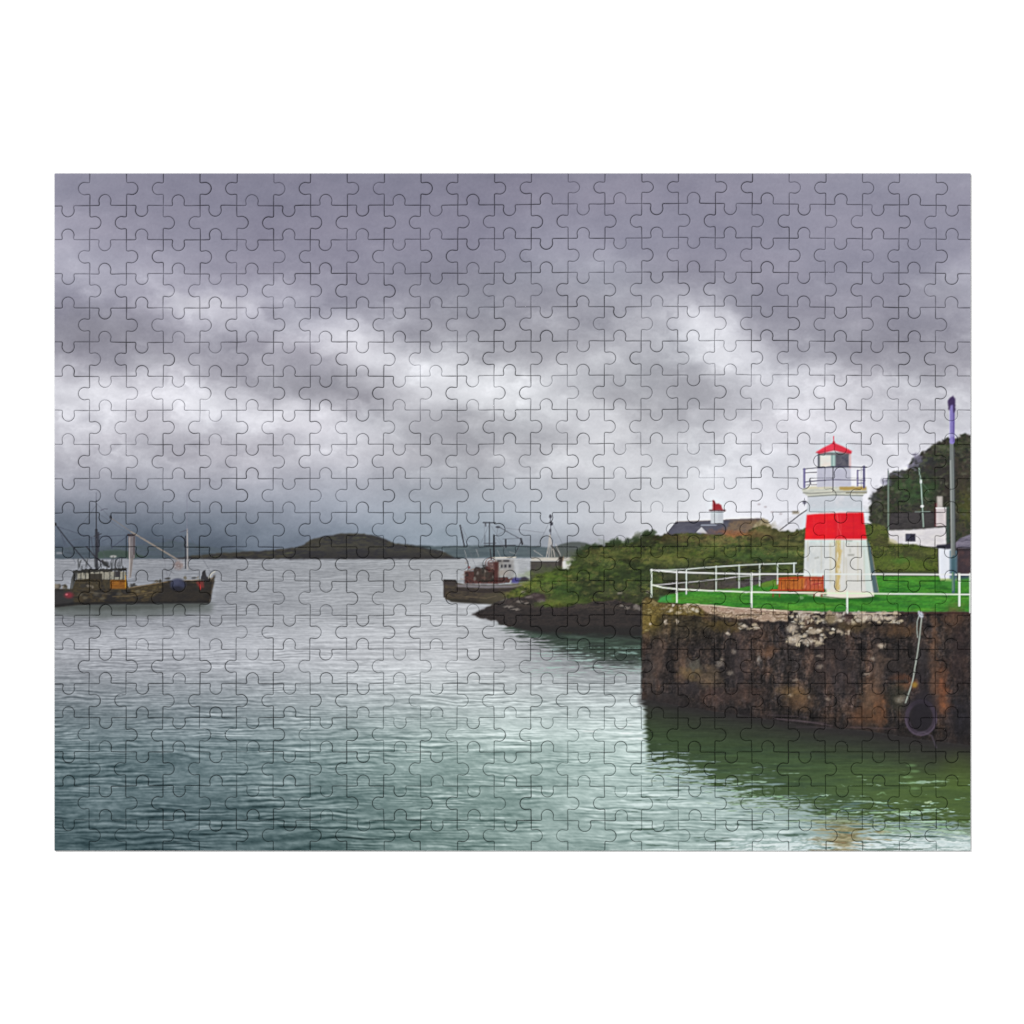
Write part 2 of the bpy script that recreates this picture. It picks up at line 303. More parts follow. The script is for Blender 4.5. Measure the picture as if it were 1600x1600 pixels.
    line([(757.5, 890), (757, 906)], 1.6, C(110, 96, 84), .7); line([(727, 893), (740, 889)], 1.6, C(150, 130, 120), .8); blob(733, 886.5, 2, 2.2, C(120, 60, 60), .8)
    rect(773, 874, 803, 902, tex([(186, 180, 168), (160, 156, 150), (200, 198, 192)], 5, 5, 95), .85, .7)
    poly([(786, 874), (806, 872.5), (811, 884), (808, 902), (786, 902)], C(190, 192, 194), .5, None, 1.5)
    line([(770, 871.5), (806, 871)], 1.6, C(214, 208, 196), .9)
    for (a, b) in ((777, 784), (786, 796)): rect(a, 875, b, 878, C(52, 50, 54), .85, .3)
    for (a, b) in ((782.5, 785.5), (788, 791.5), (794.5, 798.5)): rect(a, 882, b, 887, C(46, 46, 54), .9, .3)
    for r in (8.5, 5):
        line([(767+r*math.cos(a/10*6.283), 880+r*math.sin(a/10*6.283)) for a in range(11)], 1.3, C(112, 74, 68), .6)
    rs = np.random.RandomState(57)
    for _ in range(22):
        x = 722+80*rs.rand(); blob(x, 905-26*rs.rand()*(x < 782), 1.2+2.4*rs.rand(), 1+2.2*rs.rand(), C(*[(50, 46, 46), (112, 84, 74), (150, 140, 132), (80, 44, 42)][rs.randint(4)]), .65, .5, (1, 3), int(x))
    for (a, b, c, d) in ((719, 822, 745, 890), (765, 818, 742, 870), (765, 818, 790, 858), (772, 838, 800, 872), (814, 843, 806, 872), (757, 818, 757, 850), (778, 824, 772, 860), (860, 812, 832, 872), (860, 812, 890, 872), (814, 842, 832, 872)):
        line([(a, b), (c, d)], .8, C(104, 106, 114), .45)
    rect(762, 878, 779, 894, tex([(124, 66, 58), (84, 50, 46), (165, 120, 105)], 4, 4, 96), .65, .6)
    rect(772, 878, 779, 912, C(84, 42, 38), .8, .5)
    poly([(779, 902), (793, 902), (797, 907), (796, 911), (779, 912)], tex([(96, 54, 48), (60, 44, 42)], 4, 4, 97), .9, (1, 4)); blob(787, 895, 8, 5, C(205, 190, 176), .5, .6)
    poly([(799, 910.5), (800, 904), (806, 901.5), (812, 903), (820, 901), (827, 906), (824, 909), (806, 911)], C(60, 56, 118), .85, (1, 4), .8); poly([(813, 908), (815, 902.5), (820, 901), (828, 905), (824, 908)], C(52, 42, 66), .9, None, .5)
    for pts, a_ in (([(693, 906), (714, 911), (760, 914), (826, 911), (800, 932), (772, 943), (712, 940)], .22), ([(726, 892), (742, 884), (773, 876), (803, 874), (803, 904), (778, 912), (726, 912)], .22)):
        poly(pts, C(30, 28, 32), a_, (2, 5), 1.5)
    # third boat, half behind the bank
    rect(830, 871, 899, 876.5, tex([(196, 190, 178), (176, 172, 164)], 10, 3, 98), .92, .4)
    rect(829, 877.5, 875, 908, tex([(76, 72, 66), (64, 60, 58)], 9, 5, 99), .96, .3); line([(829, 878), (873, 878)], 1.5, C(48, 46, 46), .9)
    rect(873, 870, 879.5, 890, C(48, 42, 38), .9, .3); line([(881, 869), (878, 886)], 1, C(150, 120, 90), .6); rect(879, 877, 892, 894, C(206, 206, 202), .96, .5); rect(889, 884, 893, 889, C(90, 90, 90), .7, .4); rect(893, 877, 900, 892, C(80, 84, 70), .9, .5)
    # ---------------------------------------------------------------- reflection of the bank in the water
    def bankshade(x, y):
        return np.stack([50+0*x, 64+0*x, 56+0*x], -1)/255
    sl = box(770, 978, 1012, 1062); x, y = XX[sl], YY[sl]
    top_ = np.interp(x, [775, 830, 900, 1003], [974, 990, 1010, 1024]); bot = np.interp(x, [775, 830, 900, 1003], [986, 1008, 1042, 1062])
    cov = 1-sstep(0, 1, (y-top_+rip[sl]*14)/(bot-top_))
    comp(sl, cov*sstep(770, 800, x)*(1-sstep(1006, 1012, x)), tex([(40, 48, 44), (54, 68, 58), (74, 92, 82)], 30, 5, 101), .95)
    tl = sstep(.2, .6, rip[sl])*sstep(1005, 1016, y)*(1-sstep(1050, 1062, y))*sstep(800, 860, x)
    comp(sl, tl, C(150, 182, 172), .6)
    # ---------------------------------------------------------------- houses behind the bank
    poly([(1039.5, 836), (1047, 826), (1056, 815), (1100, 813.5), (1150, 811), (1188, 810), (1196, 813), (1192, 838)], tex([(72, 72, 86), (86, 86, 98)], 14, 5, 111), .97)
    poly([(1132, 836), (1140, 814), (1188, 810.5), (1178, 826), (1168, 838)], tex([(104, 88, 74), (128, 106, 82), (90, 80, 76)], 10, 6, 112), .85, (1.5, 6), 2)
    line([(1056, 815), (1150, 811.5), (1190, 810)], 1.2, C(150, 136, 130), .6)
    poly([(1087, 832), (1096, 822), (1106, 834)], C(196, 196, 200), .95, None, .3); line([(1087, 831), (1096, 822.5), (1106, 832)], 1.5, C(56, 56, 70), .7)
    line([(1096, 820.5), (1119, 820.5)], 1.8, C(150, 156, 170), .85)
    rect(1110.5, 799, 1130, 818, C(200, 205, 210), .97, .3); rect(1122, 799, 1130, 815, C(186, 190, 198), .6)
    rect(1108, 796.2, 1134, 799, C(84, 44, 48), .95, .2); poly([(1113, 797), (1114, 781), (1116.5, 782), (1119, 787.5), (1123, 786.5), (1127, 789), (1129.5, 797)], C(152, 40, 48), .95, (.6, 2), .2)
    poly([(1166, 838), (1180, 818), (1191, 810), (1200, 813), (1206, 824), (1206, 840)], tex([(168, 154, 126), (140, 128, 98), (190, 178, 150)], 6, 6, 113), .9, (2, 5), .8)
    # white gable behind the tower
    poly([(1206, 826), (1225, 812), (1240, 806), (1262, 797), (1262, 832), (1215, 834)], C(216, 216, 223), .9, None, .5)
    line([(1219, 828), (1236, 815), (1250, 804), (1262, 796)], 1.9, C(96, 94, 102), .9); rect(1238, 798.5, 1249, 803.5, tex([(176, 168, 150), (130, 120, 106)], 3, 3, 114), .85, .6)
    blob(1257, 785, 3, 3, C(96, 94, 112), .8, .5); line([(1257, 779), (1257, 790)], 1, C(90, 88, 110), .7)
    for (a, b) in ((1196, 792), (1220, 803), (1186, 788), (1206, 800)): blob(a, b, 2.4, 1.6, C(176, 166, 172), .6, .6)
    # ---------------------------------------------------------------- green bank with its rocks
    bank = [(806, 952), (796, 938), (792, 932), (799, 922), (817, 914), (832, 907), (838, 900), (855, 895.5), (872, 890), (886, 890), (897, 878), (902, 862), (914, 857), (924, 854), (940, 851), (952, 848.5), (964, 846.5),
            (974, 849), (984, 850), (992, 845), (1001, 839), (1009, 833.5), (1020, 835), (1030, 836), (1040, 834), (1060, 835), (1090, 833), (1106, 833), (1130, 834), (1165, 834), (1180, 825), (1192, 820), (1205, 824), (1221, 829), (1236, 831), (1262, 825),
            (1262, 960), (1003, 993), (940, 989.5), (884, 988), (846, 982), (818, 968)]
    def veg(x, y):
        a = tex([(54, 66, 30), (76, 88, 38), (96, 104, 48), (60, 78, 34), (112, 108, 52), (46, 56, 30)], 13, 7, 121, 5, 2.2, .7)(x, y)
        n = fbm(x/34, y/12, 125, 4); f = np.clip(.76+.75*n, .35, 1.35)[..., None]
        g = sstep(.0, .8, fbm(x/50, y/14, 127, 3))[..., None]
        a = a*f; a = a*(1-.3*g)+C(62, 88, 38)*.3*g
        m_ = a.mean(-1, keepdims=True); a = m_+(a-m_)*.82
        gr = (vnoise(x/1.9, y/1.9, 128)-.5)[..., None]*.05
        return np.clip(a+gr, 0, 1)
    poly(bank, veg, 1, (4, 7), .3)
    # brighter and duller patches of vegetation
    for (cx, cy, rx, ry, c, a) in [(1100, 842, 90, 7, (104, 84, 56), .5), (1150, 834, 34, 5, (156, 100, 66), .7), (1195, 830, 22, 10, (116, 104, 66), .6), (1090, 866, 60, 8, (98, 108, 44), .5), (1000, 868, 60, 9, (86, 96, 44), .45),
                                   (1045, 876, 40, 7, (104, 104, 52), .5), (940, 866, 44, 8, (92, 94, 48), .4), (905, 893, 60, 7, (78, 104, 42), .5), (860, 903, 36, 7, (90, 112, 40), .55), (832, 914, 26, 6, (104, 116, 46), .55), (865, 912, 22, 9, (70, 106, 36), .5),
                                   (810, 928, 18, 6, (112, 118, 50), .6), (985, 902, 60, 14, (46, 62, 34), .65), (930, 918, 60, 12, (56, 68, 36), .6), (990, 930, 60, 10, (52, 54, 40), .6), (880, 925, 30, 12, (48, 76, 36), .55), (860, 940, 26, 6, (110, 120, 48), .6),
                                   (1210, 850, 44, 10, (68, 78, 38), .6), (1060, 852, 50, 6, (70, 82, 44), .5), (1180, 870, 60, 8, (58, 84, 42), .55), (905, 880, 12, 14, (56, 70, 36), .6), (1005, 842, 14, 7, (50, 62, 36), .6), (1235, 845, 30, 12, (104, 98, 60), .5),
                                   (1120, 892, 90, 16, (50, 56, 38), .7), (960, 848, 20, 4, (62, 84, 42), .5), (1225, 880, 30, 16, (66, 82, 44), .5)]:
        blob(cx, cy, rx, ry, tex([tuple(int(v*.78) for v in c), c, tuple(min(255, int(v*1.22)) for v in c)], 9, 5, int(cx)), a, .8, (8, 12), int(cy))
    for (cx, cy) in ((1009, 834), (1018, 833), (957, 848), (966, 846), (981, 845), (992, 843), (930, 853), (916, 856), (905, 862)): blob(cx, cy, 6, 5, C(44, 58, 34), .8, .5, (3, 4), int(cx))
    line([(981, 842), (982, 848)], 2, C(40, 40, 44), .8)
    rs = np.random.RandomState(93)
    for _ in range(900):
        x = 800+460*rs.rand(); y0 = np.interp(x, [800, 838, 872, 900, 914, 964, 1010, 1060, 1262], [924, 902, 893, 866, 860, 850, 840, 840, 838]); y = y0+(940-y0)*rs.rand()
        blob(x, y, 1.5+4*rs.rand(), .8+1.8*rs.rand(), C(*[(34, 42, 24), (96, 110, 50), (116, 112, 64), (46, 60, 28), (72, 92, 36)][rs.randint(5)]), .4, .7, (2, 3), int(x))
    # rocky shore
    rock = tex([(38, 35, 36), (52, 47, 45), (66, 58, 54), (44, 40, 40), (58, 54, 50)], 16, 6, 131, 5, 1.8, .65)
    poly([(735, 961.5), (752, 952), (768, 944), (784, 938), (796, 934), (812, 934), (830, 928), (846, 926), (852, 938), (848, 946), (862, 950), (878, 948), (900, 944), (930, 940), (960, 938), (985, 942), (1004, 945), (1004, 994), (940, 990), (884, 988),
          (846, 986), (810, 982), (790, 977), (772, 970)], rock, .97, (4, 9), .4)
    poly([(735, 961.5), (752, 952), (780, 945), (860, 952), (1004, 954), (1004, 994), (940, 990), (884, 988), (846, 986), (810, 982), (772, 970)], C(42, 38, 39), .55, (3, 20), 2)
    poly([(800, 975), (846, 978), (1004, 980), (1004, 1000), (846, 990), (805, 983)], C(36, 36, 36), .7, None, 3)
    for (cx, cy, rx, ry) in ((828, 933, 7, 2), (838, 930, 5, 2), (812, 940, 5, 2), (795, 948, 8, 1.5), (806, 952, 7, 1.5), (968, 927, 4, 1.5), (972, 946, 4, 2), (980, 950, 4, 2), (994, 948, 4, 4), (1000, 952, 3, 3), (1012, 925, 3, 2), (845, 938, 6, 3), (822, 943, 4, 1.6), (818, 925, 4, 2)):
        blob(cx, cy, rx, ry, C(146, 138, 130), .6, .6, (1.5, 3), int(cx))
    blob(842, 933, 13, 7, C(62, 50, 50), .7, .6, (3, 6))
    for (cx, cy, rx, ry) in ((880, 935, 20, 8), (850, 944, 14, 4), (905, 938, 16, 5)): blob(cx, cy, rx, ry, C(78, 96, 42), .6, .7, (5, 6), int(cx))
    # ---------------------------------------------------------------- wooded hill at the right edge
    wood = [(1517, 677), (1508, 679), (1500, 681), (1490, 684), (1478, 687), (1468, 689), (1460, 695), (1447, 702), (1437, 709), (1425, 716), (1420, 724), (1421, 731), (1410, 735), (1395, 738), (1387, 747), (1383, 758), (1370, 766),
            (1358, 779), (1361, 790), (1358, 802), (1360, 820), (1352, 822), (1356, 900), (1520, 900), (1520, 677)]
    poly(wood, tex([(44, 44, 44), (56, 54, 50), (66, 62, 54), (50, 58, 42), (40, 42, 40), (76, 74, 64)], 11, 9, 141, 5, 1.9, .7), 1, (5, 6), .5)
    for (cx, cy, rx, ry, c, a) in [(1430, 765, 26, 22, (52, 76, 46), .75), (1410, 762, 18, 12, (62, 82, 50), .6), (1455, 760, 18, 16, (46, 68, 40), .6), (1508, 790, 14, 30, (78, 80, 36), .7), (1505, 740, 14, 30, (62, 54, 46), .6), (1470, 700, 14, 6, (92, 98, 76), .6),
                                   (1432, 718, 9, 7, (128, 124, 146), .8), (1425, 727, 6, 4, (150, 148, 170), .6), (1400, 741, 12, 4, (104, 102, 116), .6), (1385, 752, 6, 6, (110, 108, 130), .6), (1448, 725, 14, 12, (54, 54, 64), .6), (1368, 780, 8, 14, (78, 78, 86), .6),
                                   (1470, 735, 22, 16, (44, 42, 42), .6), (1380, 800, 20, 18, (56, 60, 44), .6), (1480, 770, 14, 26, (50, 44, 42), .6), (1500, 694, 16, 8, (60, 68, 44), .6)]:
        blob(cx, cy, rx, ry, tex([tuple(int(v*.8) for v in c), c, tuple(min(255, int(v*1.2)) for v in c)], 6, 6, int(cx)), a, .7, (7, 7), int(cy))
    rs = np.random.RandomState(91)
    for _ in range(420):
        x = 1362+158*rs.rand(); y = np.interp(x, [1362, 1385, 1425, 1450, 1517], [790, 756, 730, 702, 680])+(820-690)*rs.rand()**1.2
        if y < 822: blob(x, y, 1.5+3*rs.rand(), 1+2*rs.rand(), C(*[(34, 36, 34), (74, 80, 56), (92, 94, 78), (52, 66, 40), (60, 54, 48)][rs.randint(5)]), .5, .6, (2, 3), int(x))
    # hedge and rough grass right of the tower
    poly([(1350, 819), (1372, 820), (1390, 826), (1466, 850), (1468, 902), (1350, 902)], tex([(62, 74, 32), (84, 96, 40), (54, 62, 32), (98, 104, 52), (72, 88, 36)], 12, 8, 143, 5, 2, .7), .97, (3, 7), .6)
    for (cx, cy, rx, ry, c, a) in [(1378, 846, 16, 8, (70, 66, 44), .6), (1420, 865, 22, 7, (64, 66, 42), .6), (1400, 880, 36, 8, (92, 112, 44), .55), (1410, 875, 14, 5, (66, 116, 42), .5), (1440, 885, 24, 7, (82, 104, 34), .5), (1365, 832, 14, 7, (82, 90, 42), .6), (1450, 862, 14, 6, (92, 100, 52), .5)]:
        blob(cx, cy, rx, ry, C(*c), a, .8, (6, 8), int(cy))
    poly([(1360, 893), (1468, 892), (1468, 902), (1362, 902)], C(54, 66, 34), .7, (1, 6), 1)
    # cottage
    poly([(1389, 829.5), (1391, 801), (1462, 800), (1464, 824.5)], tex([(58, 55, 58), (68, 64, 66), (52, 50, 52)], 12, 4, 145), .9, None, .6)
    poly([(1388, 828.5), (1420, 828), (1465, 825), (1478.5, 823.5), (1478.5, 852), (1464, 856), (1446, 854), (1428, 850), (1400, 849), (1390, 846)], tex([(226, 222, 222), (214, 210, 214), (232, 230, 232)], 20, 8, 147), .97, (.8, 4), .3)
    poly([(1388, 840), (1402, 846), (1404, 850), (1388, 850)], C(182, 176, 130), .6, (1, 3), 1); line([(1392, 829), (1430, 827.5), (1464, 824.5)], 1.3, C(150, 146, 150), .6)
    rect(1415, 834, 1430.5, 846.5, C(48, 46, 62), .97, .3); rect(1416, 835, 1423, 842, C(84, 88, 106), .6, .8); line([(1423.5, 834), (1423.5, 846)], .9, C(20, 18, 26), .7); line([(1414, 847.5), (1431, 847.5)], 1.3, C(238, 236, 240), .8)
    rect(1460.5, 786, 1465.5, 823, C(102, 42, 46), .8, .5); rect(1464, 775.5, 1473, 796, tex([(196, 190, 184), (170, 164, 160)], 4, 6, 148), .95, .4); rect(1462.5, 793, 1478.5, 822, tex([(218, 208, 208), (202, 194, 196)], 6, 7, 149), .97, .3)
    line([(1462, 794), (1478.5, 793.5)], 1.6, C(232, 230, 230), .8); line([(1461, 823), (1478, 822)], 1.5, C(70, 54, 62), .8); rect(1478.5, 792, 1484, 848, C(60, 84, 80), .6, .8)
    # shed
    rect(1466.5, 856, 1487, 905, C(224, 228, 236), .98, .3); rect(1468, 904, 1487, 909.5, C(206, 208, 150), .9, .5); line([(1465.5, 857), (1466.5, 905)], 1.6, C(70, 66, 60), .7)
    poly([(1462, 856), (1464, 851.5), (1482, 850), (1492, 846), (1494, 857), (1480, 858)], C(50, 50, 62), .95, None, .4)
    poly([(1493, 848), (1500, 841), (1517, 834.5), (1519, 834), (1519, 857), (1494, 857)], tex([(110, 105, 122), (126, 120, 136), (92, 88, 104)], 12, 4, 150), .97, None, .3)
    rect(1494, 857, 1520, 900, tex([(70, 56, 62), (60, 50, 56), (80, 60, 62)], 9, 12, 151), .98, .3); rect(1500, 900, 1514, 908, C(40, 58, 84), .9, .5); rect(1494, 857, 1520, 861, C(44, 40, 46), .7, .6); rect(1484, 860, 1496, 905, C(84, 112, 126), .85, .6)
    # masts in front of the wood
    line([(1388, 736), (1388, 828)], 2.2, C(128, 146, 134), .85, .7); line([(1387.6, 733), (1387.6, 750)], 1.4, C(84, 82, 104), .8)
    line([(1436, 732), (1439, 752), (1441, 790), (1443, 823)], 1.8, C(160, 182, 170), .9, .7); blob(1439, 752.5, 1.7, 3, C(216, 228, 222), .9); blob(1441, 791, 2.6, 2.2, C(220, 232, 226), .95)
    line([(1430, 799.5), (1453, 799.5)], 1.3, C(140, 156, 150), .7); line([(1440, 753), (1452, 768)], .8, C(120, 140, 124), .5)
    # ---------------------------------------------------------------- lawn on the pier head
    lawn = [(1026, 941), (1034, 933), (1044, 929), (1075, 924), (1110, 922), (1150, 919.5), (1180, 914), (1210, 906), (1230, 902), (1262, 900), (1300, 898.5), (1370, 899.5), (1420, 900), (1468, 900), (1470, 908), (1486, 908.5), (1520, 904), (1520, 956), (1400, 956), (1292, 956),
            (1230, 953.5), (1181, 951), (1144, 948.5), (1087, 944.5), (1050, 942.5)]
    def gr(x, y):
        a = tex([(48, 110, 42), (54, 122, 40), (66, 132, 44), (50, 114, 42)], 40, 4, 161, 4, 1.7)(x, y)
        a = a*(1+.16*fbm(x/18, y/5, 165, 4, .6)[..., None]+.10*fbm(x/3, y/2.2, 166, 2)[..., None])+C(14, 8, 2)*np.clip(fbm(x/50, y/9, 167, 3)*2, 0, 1)[..., None]
        k = (sstep(1031, 1060, x)*.25+.75)[..., None]; return a*k+(1-k)*C(60, 150, 90)
    poly(lawn, gr, 1, (.8, 5), .3)
    poly([(1180, 914), (1210, 906), (1240, 902), (1240, 912), (1190, 918)], C(116, 130, 50), .6, (2, 5), 1)
    poly([(1470, 905), (1520, 902), (1520, 912), (1486, 920), (1472, 914)], C(76, 140, 60), .6, (1, 6), 1.5)
    poly([(1190, 934), (1290, 930), (1370, 931), (1374, 938), (1290, 941), (1215, 941)], C(30, 92, 30), .75, (2, 8), 2)
    rect(1030, 931, 1050, 940, C(58, 150, 96), .35, 2)
    # stones on the far edge of the lawn
    poly([(1130, 912), (1180, 902), (1216, 896), (1216, 904), (1180, 914), (1150, 919)], tex([(66, 60, 66), (84, 78, 84), (56, 54, 50)], 8, 4, 163), .85, (1.5, 5), .6)
    poly([(1062, 914), (1110, 908), (1150, 902), (1150, 918), (1110, 921), (1066, 924)], tex([(62, 58, 58), (80, 74, 70), (60, 66, 44)], 8, 4, 164), .8, (2, 5), .8)
    poly([(1030, 895), (1100, 888), (1110, 892), (1100, 908), (1040, 910)], C(66, 66, 56), .5, (3, 8), 2)
    # ---------------------------------------------------------------- pier wall
    wallp = [(1003, 936), (1012, 932), (1020, 936), (1028, 941), (1050, 943), (1087, 945), (1144, 949), (1181, 951.5), (1230, 954), (1292, 957), (1400, 956.5), (1520, 956), (1520, 1166), (1460, 1160), (1409, 1152), (1352, 1143), (1280, 1138), (1233, 1131),
             (1167, 1120), (1111, 1112), (1060, 1104), (1003, 1093)]
    wt1 = tex([(40, 35, 37), (62, 52, 50), (50, 43, 44), (82, 68, 62), (56, 48, 48), (72, 63, 62), (42, 37, 41)], 19, 22, 171, 5, 2.0, .58)
    def wallc(x, y):
        a = wt1(x, y)
        st = fbm(x/5, y/46, 173, 4, .6)[..., None]
        a = a*(1+.34*st)
        rust = sstep(.22, .75, fbm(x/30, y/30, 175, 4))[..., None]; a = a*(1-.3*rust)+C(104, 78, 60)*.3*rust
        ol = (1-sstep(1080, 1160, x))*(1-sstep(960, 1020, y)); a = a*(1-.6*ol[..., None])+C(98, 84, 42)*.6*ol[..., None]
        gt = fbm(x/4.2, y/4.6, 179, 3, .7)[..., None]; a = a*(.9+.42*gt)
        vp = fbm(x/16, y/40, 184, 3, .55)[..., None]; a = a*(1+.5*vp)+C(14, 4, -4)*np.clip(vp*2, 0, 1)
        jn = np.maximum(1-np.abs((y+fbm(x/30, y/20, 180, 2)*4-958-(x-1003)*.02) % 27-13)/1.3, 0)*sstep(-.3, .4, fbm(x/24, y/14, 182, 2)); a = a*(1-.45*jn[..., None])
        m_ = a.mean(-1, keepdims=True); a = (m_+(a-m_)*.8)*.86
        dk = sstep(1075, 1130, y-(x-1003)*.06)[..., None]; a = a*(1-.35*dk)
        return np.clip(a+(vnoise(x/1.8, y/1.8, 177)-.5)[..., None]*.07, 0, 1)
    poly(wallp, wallc, 1, (1.2, 5), .4)
    for (cx, cy, rx, ry, c, a) in [(1068, 1042, 10, 26, (122, 96, 78), .55), (1105, 1058, 20, 14, (116, 98, 74), .55), (1078, 1052, 16, 8, (112, 94, 62), .6), (1085, 1040, 9, 10, (92, 90, 80), .7), (1030, 1030, 10, 34, (92, 76, 68), .55), (1200, 1018, 9, 8, (110, 80, 60), .6),
                                   (1250, 1096, 20, 14, (108, 80, 54), .55), (1238, 1080, 22, 10, (112, 88, 56), .6), (1290, 1040, 20, 40, (60, 50, 50), .5), (1372, 1060, 8, 44, (104, 84, 72), .6), (1358, 1100, 14, 36, (112, 84, 62), .6), (1376, 1110, 10, 26, (108, 72, 48), .65),
                                   (1345, 1120, 14, 14, (100, 68, 48), .6), (1418, 1070, 16, 6, (124, 78, 52), .6), (1408, 1060, 14, 6, (116, 72, 48), .6), (1472, 1080, 10, 34, (128, 78, 52), .65), (1458, 1062, 8, 44, (104, 76, 60), .6), (1476, 1104, 12, 10, (138, 84, 52), .65), (1460, 990, 6, 30, (112, 82, 62), .6),
                                   (1488, 965, 16, 18, (96, 68, 50), .6), (1500, 1030, 16, 50, (48, 38, 38), .7), (1442, 1075, 9, 44, (38, 34, 38), .75), (1400, 1040, 16, 20, (52, 46, 46), .6), (1405, 1090, 16, 20, (58, 58, 46), .6), (1320, 1050, 18, 34, (54, 47, 48), .55), (1155, 1040, 16, 40, (52, 46, 48), .6),
                                   (1120, 1090, 26, 12, (74, 56, 52), .5), (1080, 1075, 22, 10, (50, 45, 47), .7), (1040, 1090, 26, 10, (44, 40, 40), .7), (1170, 1085, 24, 14, (80, 60, 52), .5), (1015, 1050, 8, 30, (70, 64, 62), .6), (1405, 985, 26, 10, (92, 68, 46), .6), (1330, 978, 26, 10, (96, 78, 46), .5),
                                   (1130, 978, 26, 8, (84, 70, 34), .6), (1020, 965, 12, 22, (108, 92, 40), .7), (1275, 985, 18, 6, (92, 76, 50), .5), (1500, 1120, 24, 30, (34, 32, 38), .8), (1380, 1030, 10, 6, (92, 76, 66), .6), (1440, 1030, 10, 20, (56, 52, 54), .6)]:
        blob(cx, cy, rx, ry, tex([tuple(int(v*.75) for v in c), c, tuple(min(255, int(v*1.25)) for v in c)], 6, 8, int(cx+cy)), a, .75, (7, 8), int(cy))
    # coping, moss, pale lichen
    poly([(1003, 940), (1012, 933), (1028, 941), (1060, 944), (1100, 947), (1100, 962), (1060, 962), (1028, 958), (1016, 985), (1003, 990)], tex([(104, 90, 44), (132, 114, 62), (84, 72, 36), (150, 136, 92)], 7, 5, 181, 4, 2), .75, (3, 5), .6)
    poly([(1086, 946), (1110, 946), (1144, 950), (1181, 952), (1232, 954), (1232, 970), (1200, 971), (1170, 967), (1140, 966), (1112, 960)], tex([(176, 152, 132), (160, 136, 116), (196, 176, 156), (122, 100, 80), (186, 166, 140)], 12, 4.5, 183, 4, 2, .55), .93, (2.5, 5), .4)
    line([(1074, 944), (1110, 946), (1144, 949.5), (1181, 952), (1232, 955)], 1.7, C(214, 206, 176), .9, .7); line([(1240, 955.5), (1280, 957)], 1.8, C(208, 206, 172), .85, .7); line([(1344, 958.5), (1405, 958)], 1.6, C(206, 192, 166), .85, .7)
    for k, (x0, x1, y0, y1, dens) in enumerate([(1236, 1410, 957, 975, 150), (1230, 1290, 978, 1008, 46), (1290, 1330, 982, 992, 8), (1030, 1090, 944, 958, 26), (1150, 1200, 974, 984, 8)]):
        rs = np.random.RandomState(300+k)
        for _ in range(dens):
            x = x0+(x1-x0)*rs.rand(); y = y0+(y1-y0)*rs.rand()**(1.2)
            blob(x, y, 1.2+3.2*rs.rand(), .8+2*rs.rand(), C(*([186, 172, 146] if rs.rand() < .7 else [206, 200, 186])), .35+.45*rs.rand(), .5, (2, 3), int(x))
    for (cx, cy, rx, ry) in ((1238, 982, 8, 7), (1246, 998, 6, 6), (1237, 1000, 8, 6), (1256, 962, 8, 6), (1262, 1002, 9, 5), (1274, 987, 9, 3.5), (1283, 1000, 3, 4), (1311, 986, 4, 2.5), (1326, 988, 3, 4), (1302, 966, 10, 7), (1350, 964, 11, 6), (1370, 965, 12, 5), (1392, 966, 9, 3),
                             (1163, 979, 5, 2.5), (1184, 980, 6, 2.5), (1137, 990, 3, 2), (1040, 972, 2.2, 4), (1058, 971, 1.5, 4), (1146, 1018, 4, 4), (1127, 1030, 3, 3), (1141, 1052, 5, 3), (1124, 1037, 5, 5), (1377, 1009, 5, 3.4), (1364, 1029, 4, 3), (1293, 1092, 3, 3), (1234, 1086, 4, 2), (1408, 1093, 9, 6), (1280, 1025, 5, 2), (1281, 1042, 4, 3),
                             (1186, 1030, 3, 7), (1355, 1053, 6, 2), (1243, 1062, 4, 1.5), (1265, 1090, 2, 2), (1017, 975, 2, 2)):
        blob(cx, cy, rx, ry, tex([(206, 196, 182), (176, 160, 140), (222, 216, 204)], 3, 3, int(cx)), .78 if cy < 1010 else .4, .7, (2.5, 4), int(cx))
    blob(1297, 966, 8, 9, C(104, 90, 60), .6, .6, (3, 4)); blob(1325, 966, 6, 8, C(70, 54, 52), .7, .5, (3, 4))
    line([(1062, 962), (1100, 965), (1150, 972), (1230, 973)], 1.6, C(46, 36, 32), .6, 1); line([(1404, 957.5), (1460, 957.5), (1517, 958)], 2, C(58, 36, 30), .85, .8); line([(1003, 940), (1003, 1093)], 1.5, C(44, 40, 34), .6)
    # ---------------------------------------------------------------- green water under the pier
    sl = box(990, 1085, 1520, 1332); x, y = XX[sl], YY[sl]; rp = rip[sl]
    foot = np.interp(x, [1003, 1060, 1111, 1167, 1233, 1280, 1352, 1409, 1460, 1520], [1092, 1103, 1111, 1119, 1130, 1137, 1142, 1151, 1159, 1165])
    lim = np.interp(x, [1003, 1020, 1060, 1100, 1150, 1200, 1260, 1320, 1400, 1520], [1190, 1196, 1206, 1224, 1240, 1252, 1272, 1286, 1292, 1300])
    r4 = rp*.9+.35*fbm((x+40)/22, y/3.2, 191, 2, .5)
    e = (lim-y)/34+r4*1.25
    cov = sstep(-.35, .5, e)*sstep(1002, 1012, x+5*r4-5*sstep(1100, 1190, y)+4*(1-sstep(1085, 1110, y)))*sstep(-.8, .8, y-foot)
    g = tex([(58, 78, 54), (66, 87, 58), (70, 91, 58), (60, 80, 52)], 60, 7, 193, 4, 1.5)(x, y)
    t = sstep(1140, 1240, y)[..., None]; rt = sstep(1200, 1500, x)[..., None]
    g = g*(.80+.2*t)+C(8, 8, -6)*rt*t
    dk = (1-sstep(-6, 62, y-foot-10*rt[..., 0]))[..., None]
    g = g*(1-.82*dk)+C(42, 38, 40)*.82*dk
    g = g*(1+.10*r4[..., None])
    comp(sl, cov, g)
